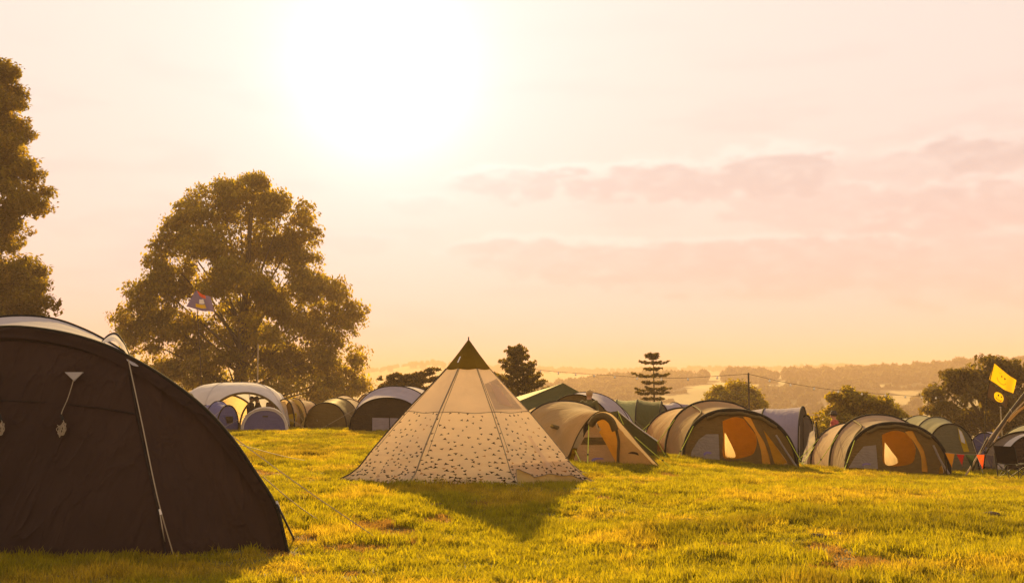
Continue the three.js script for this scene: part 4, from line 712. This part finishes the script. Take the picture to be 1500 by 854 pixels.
  for (let i = 0; i < c; i++) {
    const x = mc.positionArray[i * 3] * half, y = mc.positionArray[i * 3 + 1] * half + 0.9, z = mc.positionArray[i * 3 + 2] * half; pos.set([x * k, y * k, z * k], i * 3);
    const shoe = y < 0.075, lower = sit ? (y < hipY + 0.06 && (z > 0.1 || y < hipY - 0.02) || y < hipY - 0.06) : y < hipY + 0.02 && Math.abs(x) < 0.21, hand = ['1', '-1'].some((s) => V(x, y, z).distanceTo(J['palm' + s]) < 0.11), head = y > hipY + 0.565;
    col.set(shoe ? [0.03, 0.025, 0.02] : head || hand ? skin : lower ? legs : shirt, i * 3);
  }
  const g = new THREE.BufferGeometry(); g.setAttribute('position', new THREE.BufferAttribute(pos, 3)); g.setAttribute('normal', new THREE.BufferAttribute(nor, 3)); g.setAttribute('color', new THREE.BufferAttribute(col, 3));
  const body = mesh('body', g, new THREE.MeshStandardMaterial({ vertexColors: true, roughness: 0.9 }), root);
  const hd = J.head.clone().multiplyScalar(k);
  const shell = new THREE.SphereGeometry(1, 24, 14, 0, 6.2832, 0, 1.75), Q = shell.attributes.position; for (let i = 0; i < Q.count; i++) { const x = Q.getX(i), y = Q.getY(i), z = Q.getZ(i), w = 1 + 0.06 * (vn(x * 6 + 9, z * 6 + y * 5) - 0.5); Q.setXYZ(i, hd.x + x * 0.089 * w * k, hd.y + (y * 0.126 * w + (z > 0.35 && y < 0.45 ? 0.045 : 0)) * k, hd.z + (z * 0.106 * w - 0.008) * k); } shell.computeVertexNormals();
  mesh('hair', shell, plain(...hair, 0.85), root);
  for (const s of [-1, 1]) { const e = new THREE.SphereGeometry(0.011 * k, 8, 6); e.translate(hd.x + s * 0.03 * k, hd.y + 0.005 * k, hd.z + 0.086 * k); mesh('eye', e, plain(0.03, 0.02, 0.02, 0.3), body); }
  const mo = tube([V(hd.x - 0.022 * k, hd.y - 0.058 * k, hd.z + 0.082 * k), V(hd.x, hd.y - 0.061 * k, hd.z + 0.088 * k), V(hd.x + 0.022 * k, hd.y - 0.058 * k, hd.z + 0.082 * k)], 0.006 * k, 8, 5); mesh('mouth', mo, plain(0.25, 0.08, 0.06, 0.6), body);
  if (hat) { const pr = [[0.001, 0.12], [0.06, 0.118], [0.088, 0.09], [0.1, 0.03], [0.165, 0.008], [0.168, 0.0], [0.1, 0.012]].map(([a, b]) => new THREE.Vector2(a * k, b * k)), hg = new THREE.LatheGeometry(pr, 24); hg.translate(hd.x, hd.y + 0.045 * k, hd.z - 0.005); mesh('hat', hg, plain(...hat, 0.9), root); }
  root.position.copy(P); root.rotation.y = yaw; return root;
}
person({ label: 'person with fair hair standing behind the awning tent', at: foot(863, 27.4), yaw: 2.7, height: 1.72, shirt: [0.10, 0.09, 0.03], legs: [0.05, 0.05, 0.07], hair: [0.34, 0.22, 0.09] });
person({ label: 'person in dark brimmed hat and red top behind the beige tent', at: foot(1222, 36.5), yaw: -2.2, height: 1.86, shirt: [0.36, 0.06, 0.05], legs: [0.05, 0.05, 0.07], hair: [0.03, 0.02, 0.015], hat: [0.03, 0.022, 0.018] });
const stoolMat = plain(0.05, 0.05, 0.06, 0.8);
function stool(p, yaw, label) { const t = thing('camp_stool', label, 'stool', 'stools inside the white shelter'); for (const s of [-1, 1]) for (const q of [-1, 1]) mesh('leg', tube([V(0.17 * s, 0, 0.16 * q), V(0.17 * s, 0.37, -0.16 * q)], 0.011, 4, 6), M.pole, t); mesh('seat', grid(6, 6, (u, v) => V((u - 0.5) * 0.36, 0.385 - 0.03 * Math.sin(Math.PI * u) * Math.sin(Math.PI * v), (v - 0.5) * 0.34), 0, 1), stoolMat, t); t.position.copy(p); t.rotation.y = yaw; }
[[367, 43.4, 1.4, [0.05, 0.04, 0.05], [0.03, 0.02, 0.015], 'seated person in dark clothes nearer the tan wall of the white shelter'], [377, 43.6, -1.2, [0.07, 0.05, 0.04], [0.05, 0.03, 0.02], 'seated person in brown clothes facing a companion in the white shelter'], [396, 43.0, -0.7, [0.20, 0.11, 0.05], [0.10, 0.06, 0.03], 'seated person in tan jacket beside the white leg of the shelter']].forEach(([px, d, yaw, shirt, hair, label], i) => {
  const p = foot(px, d); stool(p, yaw, ['dark folding stool nearest the tan wall', 'dark folding stool between two seated companions', 'dark folding stool beside the white shelter leg'][i]); person({ label, at: p, yaw, sit: true, shirt, hair, legs: [0.04, 0.04, 0.05], group: 'people sitting in the white shelter' });
});

// ------------------------------------------------------------------ flags, poles, bunting
function flagTex(draw) { const c = document.createElement('canvas'); c.width = 256; c.height = 160; draw(c.getContext('2d')); const t = new THREE.CanvasTexture(c); t.colorSpace = THREE.SRGBColorSpace; return t; }
function flag(root, name, corners, mat, wave = 0.05, seed = 1) {   // corners: top hoist, bottom hoist, bottom fly, top fly
  const [a, b, c, d] = corners, g = grid(24, 14, (u, v) => b.clone().lerp(c, u).lerp(a.clone().lerp(d, u), v).add(V(0, 0, wave * Math.sin(u * 7 + v * 1.5 + seed) * u + wave * 0.5 * Math.sin(u * 13 + seed * 2) * u)).add(V(0, wave * 0.5 * Math.sin(u * 6 + seed) * u, 0)), 0.008, seed), U = g.attributes.uv;
  for (let i = 0; i <= 24; i++) for (let j = 0; j <= 14; j++) U.setXY(i * 15 + j, i / 24, j / 14); return mesh(name, g, mat, root);
}
const cloth = (tex, t = 0.45) => new THREE.MeshPhysicalMaterial({ map: tex, color: rgb(1, 1, 1), roughness: 1, transmission: t, thickness: 0, side: THREE.DoubleSide });
{
  const d = 33, root = thing('flag_pole', 'thin dark pole flying a yellow flag above a dark flag', 'flag', null);
  delete root.userData.group;
  const top = at(1457.5, 530, d); mesh('pole', tube([foot(1437, d).add(V(0, -0.1, 0)), at(1447, 580, d), top], 0.014, 20, 6), M.pole, root);
  const yt = flagTex((x) => { x.fillStyle = '#e0b000'; x.fillRect(0, 0, 256, 160); x.strokeStyle = '#6a4a08'; x.lineWidth = 5; x.beginPath(); x.ellipse(120, 82, 52, 46, 0, 0.35, 2.8); x.stroke(); x.fillStyle = '#2a1c08'; x.beginPath(); x.ellipse(112, 60, 6, 8, 0, 0, 7); x.fill(); x.beginPath(); x.ellipse(146, 58, 8, 9, 0, 0, 7); x.fill(); x.strokeStyle = '#b06a10'; x.lineWidth = 3; x.beginPath(); x.moveTo(82, 46); x.lineTo(104, 36); x.stroke(); });
  const bt = flagTex((x) => { x.fillStyle = '#3a2a1c'; x.fillRect(0, 0, 256, 160); x.fillStyle = '#e6c400'; x.beginPath(); x.ellipse(140, 82, 56, 60, 0, 0, 7); x.fill(); x.fillStyle = '#241a08'; x.beginPath(); x.ellipse(126, 62, 7, 12, 0, 0, 7); x.fill(); x.beginPath(); x.ellipse(158, 62, 7, 12, 0, 0, 7); x.fill(); x.strokeStyle = '#241a08'; x.lineWidth = 6; x.beginPath(); x.ellipse(141, 88, 34, 32, 0, 0.3, 2.85); x.stroke(); x.fillStyle = '#b02010'; x.beginPath(); x.ellipse(158, 122, 9, 6, 0, 0, 7); x.fill(); });
  flag(root, 'yellow_flag', [at(1457, 532, d), at(1450, 556, d), at(1484, 577, d - 0.2), at(1490, 558, d - 0.3)], cloth(yt), 0.05, 1);
  flag(root, 'dark_flag', [at(1450, 559, d), at(1446, 580, d), at(1476, 599, d + 0.2), at(1480, 586, d + 0.1)], cloth(bt, 0.3), 0.06, 3);
  const p2 = thing('slim_pole', 'slim pale pole standing upright beneath the dark flag', 'pole'); mesh('shaft', tube([foot(1467, 34).add(V(0, -0.1, 0)), at(1467, 598, 34)], 0.016, 6, 6), M.rope, p2); mesh('tip', new THREE.SphereGeometry(0.03, 10, 8).translate(...at(1467, 597, 34).toArray()), M.rope, p2);
}
{
  const root = thing('pole_frame', 'bundle of long poles leaning together beside the camp chair', 'poles'), g = onGround(1414, 699), d = -g.z, top = at(1542, 532, d);
  const wood = plain(0.42, 0.30, 0.17, 0.7), dark = plain(0.05, 0.035, 0.025, 0.7);
  mesh('pole', tube([g, at(1455, 637, d), top], 0.028, 20, 8), wood, root);
  mesh('pole', tube([at(1447, 655, d - 0.03), at(1480, 606, d - 0.02), top.clone().add(V(0, 0.05, -0.05))], 0.05, 20, 8), dark, root);
  mesh('pole', tube([at(1457, 648, d + 0.1), at(1480, 612, d + 0.1), at(1545, 548, d + 0.1)], 0.022, 20, 8), wood, root);
  mesh('strut', tube([onGround(1425, 693), at(1436, 665, d), at(1449, 640, d)], 0.024, 12, 8), dark, root);
  const q = foot(1640, d + 0.4); mesh('pole', tube([q, top], 0.028, 8, 8), wood, root); const q2 = foot(1570, d + 3); mesh('pole', tube([q2, top], 0.028, 8, 8), wood, root);
  for (const [px, py] of [[1449, 645], [1482, 603]]) { const p = at(px, py, d), t = new THREE.TorusGeometry(0.065, 0.014, 6, 14); t.rotateY(1.2); t.rotateX(-0.7); t.translate(p.x, p.y, p.z); mesh('lashing', t, M.rope, root); }
  mesh('furled_cloth', tube([at(1478, 617, d + 0.02), at(1490, 605, d + 0.02), at(1520, 583, d)], 0.05, 16, 8, 0.4), M.beige, root);
}
{
  const root = thing('bunting', 'string of coloured pennant bunting strung from tent to stake', 'bunting'), d = 27.6;
  const s = [at(1384, 663, d), at(1415, 666, d), at(1445, 666, d), at(1458, 667, d)], c = new THREE.CatmullRomCurve3(s); const str = mesh('string', tube(s, 0.006, 24, 5), M.rope, root);
  mesh('stake', tube([foot(1458, d).add(V(0, -0.1, 0)), at(1458, 664, d)], 0.012, 6, 6), M.pole, root); mesh('stake', tube([foot(1384, d).add(V(0, -0.1, 0)), at(1384, 660, d)], 0.012, 6, 6), M.pole, root);
  const P = [[0.02, 0.21, [0.75, 0.30, 0.02], 'orange pennant', 21], [0.24, 0.40, [0.62, 0.03, 0.02], 'red pennant', 17], [0.42, 0.60, [0.03, 0.05, 0.025], 'dark green pennant', 21], [0.64, 0.80, [0.75, 0.10, 0.02], 'orange red pennant', 20], [0.81, 0.98, [0.03, 0.025, 0.045], 'navy pennant', 20]];
  P.forEach(([a, b, col, label, len], i) => { const A = c.getPointAt(a), B = c.getPointAt(b), tip = A.clone().lerp(B, 0.52).add(V(0.02, -len * d / FPX, 0.04)); const m = mesh('pennant', grid(6, 6, (u, v) => A.clone().lerp(B, u).lerp(tip, v).add(V(0, 0, 0.025 * Math.sin(u * 4 + i) * v)), 0, i), fabric(...col, 0.4, 1, 0.002), str); m.userData.label = label; });
}
{ // black folding armchair
  const root = thing('camp_chair', 'black folding camp chair beside the leaning poles', 'chair'), p = foot(1480, 27.3); root.position.copy(p); root.rotation.y = 2.15;
  const blk = fabric(0.014, 0.013, 0.016, 0.0, 0.75), steel = plain(0.03, 0.03, 0.032, 0.6, 0.2), w = 0.29;
  mesh('seat', grid(12, 10, (u, v) => V((u - 0.5) * 2 * w, 0.42 - 0.06 * Math.sin(Math.PI * u) * Math.sin(Math.PI * v) + 0.03 * v, -0.24 + 0.5 * v), 0.006, 1), blk, root);
  mesh('backrest', grid(12, 10, (u, v) => V((u - 0.5) * 2 * w, 0.44 + 0.46 * v, -0.25 - 0.12 * v - 0.05 * Math.sin(Math.PI * u)), 0.008, 2), blk, root);
  for (const s of [-1, 1]) {
    mesh('armrest', grid(4, 8, (u, v) => V(s * (w + 0.02) + (u - 0.5) * 0.07, 0.62 - 0.02 * Math.sin(Math.PI * v), -0.28 + 0.55 * v), 0.002, 3), blk, root);
    mesh('back_post', tube([V(s * w, 0.0, -0.26), V(s * w, 0.45, -0.26), V(s * w, 0.92, -0.38)], 0.011, 14, 6), steel, root);
    mesh('arm_post', tube([V(s * w, 0.0, 0.26), V(s * (w + 0.02), 0.62, 0.26)], 0.011, 8, 6), steel, root);
    mesh('cross_leg', tube([V(s * w, 0.03, -0.26), V(s * w, 0.43, 0.26)], 0.010, 6, 6), steel, root); mesh('cross_leg', tube([V(s * w * 0.97, 0.43, -0.24), V(s * w * 0.97, 0.03, 0.26)], 0.010, 6, 6), steel, root);
    for (const z of [-0.26, 0.26]) mesh('foot', new THREE.CylinderGeometry(0.025, 0.03, 0.03, 10).translate(s * w, 0.012, z), M.blackStrap, root);
  }
  for (const z of [-0.26, 0.26]) { mesh('cross_leg', tube([V(-w, 0.03, z * 1.02), V(w, 0.43, z * 1.02)], 0.010, 6, 6), steel, root); mesh('cross_leg', tube([V(w, 0.03, z), V(-w, 0.43, z)], 0.010, 6, 6), steel, root); }
}
{ // crumpled cover over a folded chair
  const root = thing('folded_chair', 'folded camp chair under a crumpled grey cover by the guy lines', 'chair'), d = 34.5, b = foot(1190, d), f = frame(b, foot(1210, d), b.clone().add(V(0.05, 1, 0)));
  const tip = at(1193, 619, d), l = foot(1168, d - 0.2), r = foot(1197, d);
  mesh('cover', grid(14, 14, (u, v) => l.clone().lerp(r, u).lerp(tip, Math.min(0.97, v * (0.75 + 0.25 * u))).add(V(0.03 * Math.sin(u * 9 + v * 4), 0, 0.10 * Math.sin(u * 7 + v * 11) * (1 - v) + 0.12 * Math.sin(Math.PI * u))), 0.07, 6), M.greyPanel, root);
  for (const [x0, x1, z] of [[1196, 1192, 0.15], [1200, 1196, 0.3]]) mesh('frame_tube', tube([foot(x0, d + z), at(x1, 618, d + z)], 0.03, 6, 6), M.pole, root);
}
{ // far flag against the big tree
  const d = 60, root = thing('flag_pole', 'thin tall pole with grey orange and yellow flag before the big tree', 'flag');
  mesh('pole', tube([foot(300, d).add(V(0, -0.2, 0)), at(291, 500, d), at(286, 424, d)], 0.028, 16, 6), bark, root);
  const t = flagTex((x) => { x.fillStyle = '#7a6a8a'; x.fillRect(0, 0, 256, 160); x.fillStyle = '#d84a14'; x.beginPath(); x.moveTo(20, 0); x.lineTo(190, 0); x.lineTo(200, 34); x.lineTo(90, 30); x.fill(); x.fillStyle = '#e8e0da'; x.beginPath(); x.moveTo(96, 60); x.lineTo(150, 40); x.lineTo(176, 84); x.lineTo(104, 100); x.fill(); x.fillStyle = '#e0b010'; x.beginPath(); x.moveTo(70, 110); x.lineTo(180, 92); x.lineTo(196, 130); x.lineTo(80, 140); x.fill(); });
  flag(root, 'flag', [at(286, 425, d), at(272, 449, d), at(313, 459, d - 0.4), at(306, 436, d - 0.6)], cloth(t, 0.3), 0.16, 2);
  const p2 = thing('mast', 'bare pale mast rising behind the white shelter', 'pole'); mesh('shaft', tube([foot(377, 50).add(V(0, -0.2, 0)), at(377.5, 506, 50)], 0.03, 6, 7), M.rope, p2); mesh('tip', new THREE.SphereGeometry(0.04, 10, 8).translate(...at(377.5, 505.5, 50).toArray()), M.rope, p2);
}
{ // festoon lights
  const root = thing('festoon_lights', 'festoon cable with clear bulbs strung across the valley side', 'lights'), top = at(1097, 548, 46);
  mesh('post', tube([foot(1097, 46).add(V(0, -0.3, 0)), top.clone().add(V(0, 0.05, 0))], 0.04, 6, 8), bark, root);
  const glass = plain(0.7, 0.68, 0.62, 0.15);
  for (const pts of [[top, at(985, 554, 50), at(880, 549, 55), at(800, 543, 60), at(764, 538, 62)], [top, at(1160, 562, 50), at(1240, 573, 54), at(1320, 579, 58), at(1392, 582, 64)]]) {
    const cab = mesh('cable', tube(pts, 0.011, 40, 5), M.pole, root); const c = new THREE.CatmullRomCurve3(pts, false, 'centripetal');
    for (let i = 1; i < 10; i++) { const p = c.getPointAt(i / 10), g = new THREE.LatheGeometry([[0.001, -0.13], [0.04, -0.12], [0.055, -0.08], [0.04, -0.04], [0.022, -0.02], [0.022, 0.02], [0.001, 0.02]].map(([a, b]) => new THREE.Vector2(a, b)), 10); g.translate(p.x, p.y - 0.02, p.z); mesh('bulb', g, glass, cab); }
  }
}
// ------------------------------------------------------------------ odds and ends on the grass
const soil = new THREE.MeshStandardMaterial({ color: rgb(0.055, 0.032, 0.018), roughness: 1, bumpMap: creaseTex, bumpScale: 0.03 });
[[1196, 790, 0.14, 'dark soil molehill, larger of the close pair in open grass'], [1228, 786, 0.12, 'dark soil molehill, smaller of the close pair in open grass'], [1170, 766, 0.13, 'small dark soil molehill in open sunlit grass'], [1210, 752, 0.12, 'small dark soil molehill in open sunlit grass'], [1266, 778, 0.11, 'small dark soil molehill in open sunlit grass'], [1126, 713, 0.15, 'dark soil molehill in front of the beige tunnel tent with grey dome behind it'], [1453, 757, 0.14, 'small dark soil molehill in open sunlit grass'], [1005, 765, 0.11, 'small dark soil molehill in open sunlit grass'], [440, 735, 0.22, 'broad dark soil molehill beside the brown dome tent guy lines'], [920, 740, 0.11, 'small dark soil molehill in open sunlit grass'], [640, 742, 0.12, 'dark soil molehill in the shadow of the tipi']].forEach(([px, py, s, label], i) => {
  const p = onGround(px, py), g = new THREE.IcosahedronGeometry(1, 4), P = g.attributes.position; for (let k = 0; k < P.count; k++) { const v = V(P.getX(k), P.getY(k), P.getZ(k)), q = 0.75 + 0.7 * n3(v.clone().multiplyScalar(2.3).addScalar(i * 3), 1) * 0.6 + 0.25 * n3(v.clone().multiplyScalar(7).addScalar(i), 1); P.setXYZ(k, v.x * q * s * 0.8, Math.max(-0.2, v.y) * q * s * 0.36, v.z * q * s * 0.6); } const gg = mergeVertices(g); gg.computeVertexNormals();
  const o = mesh('molehill', gg, soil); o.position.copy(p); o.rotation.y = i; o.userData = { label, category: 'molehill', group: 'molehills in the field' };
});
for (const [px, d, w, col, label] of [[1404, 33.5, 0.7, [0.04, 0.045, 0.10], 'rumpled dark blue blanket on grass behind the red pennant'], [1434, 33.5, 0.5, [0.6, 0.58, 0.56], 'rumpled pale towel on grass behind the orange red pennant']]) {
  const p = foot(px, d), g = grid(18, 14, (u, v) => { const x = p.x + (u - 0.5) * 2 * w, z = p.z + (v - 0.5) * 1.2; return V(x, H(x, z) + 0.06 + 0.16 * Math.pow(fbm(u * 4 + px, v * 3, 3), 1.5), z); }, 0, 3); const o = mesh(w > 0.6 ? 'blanket' : 'towel', g, fabric(...col, 0)); o.userData = { label, category: w > 0.6 ? 'blanket' : 'towel' };
}
renderer.render(scene, camera);
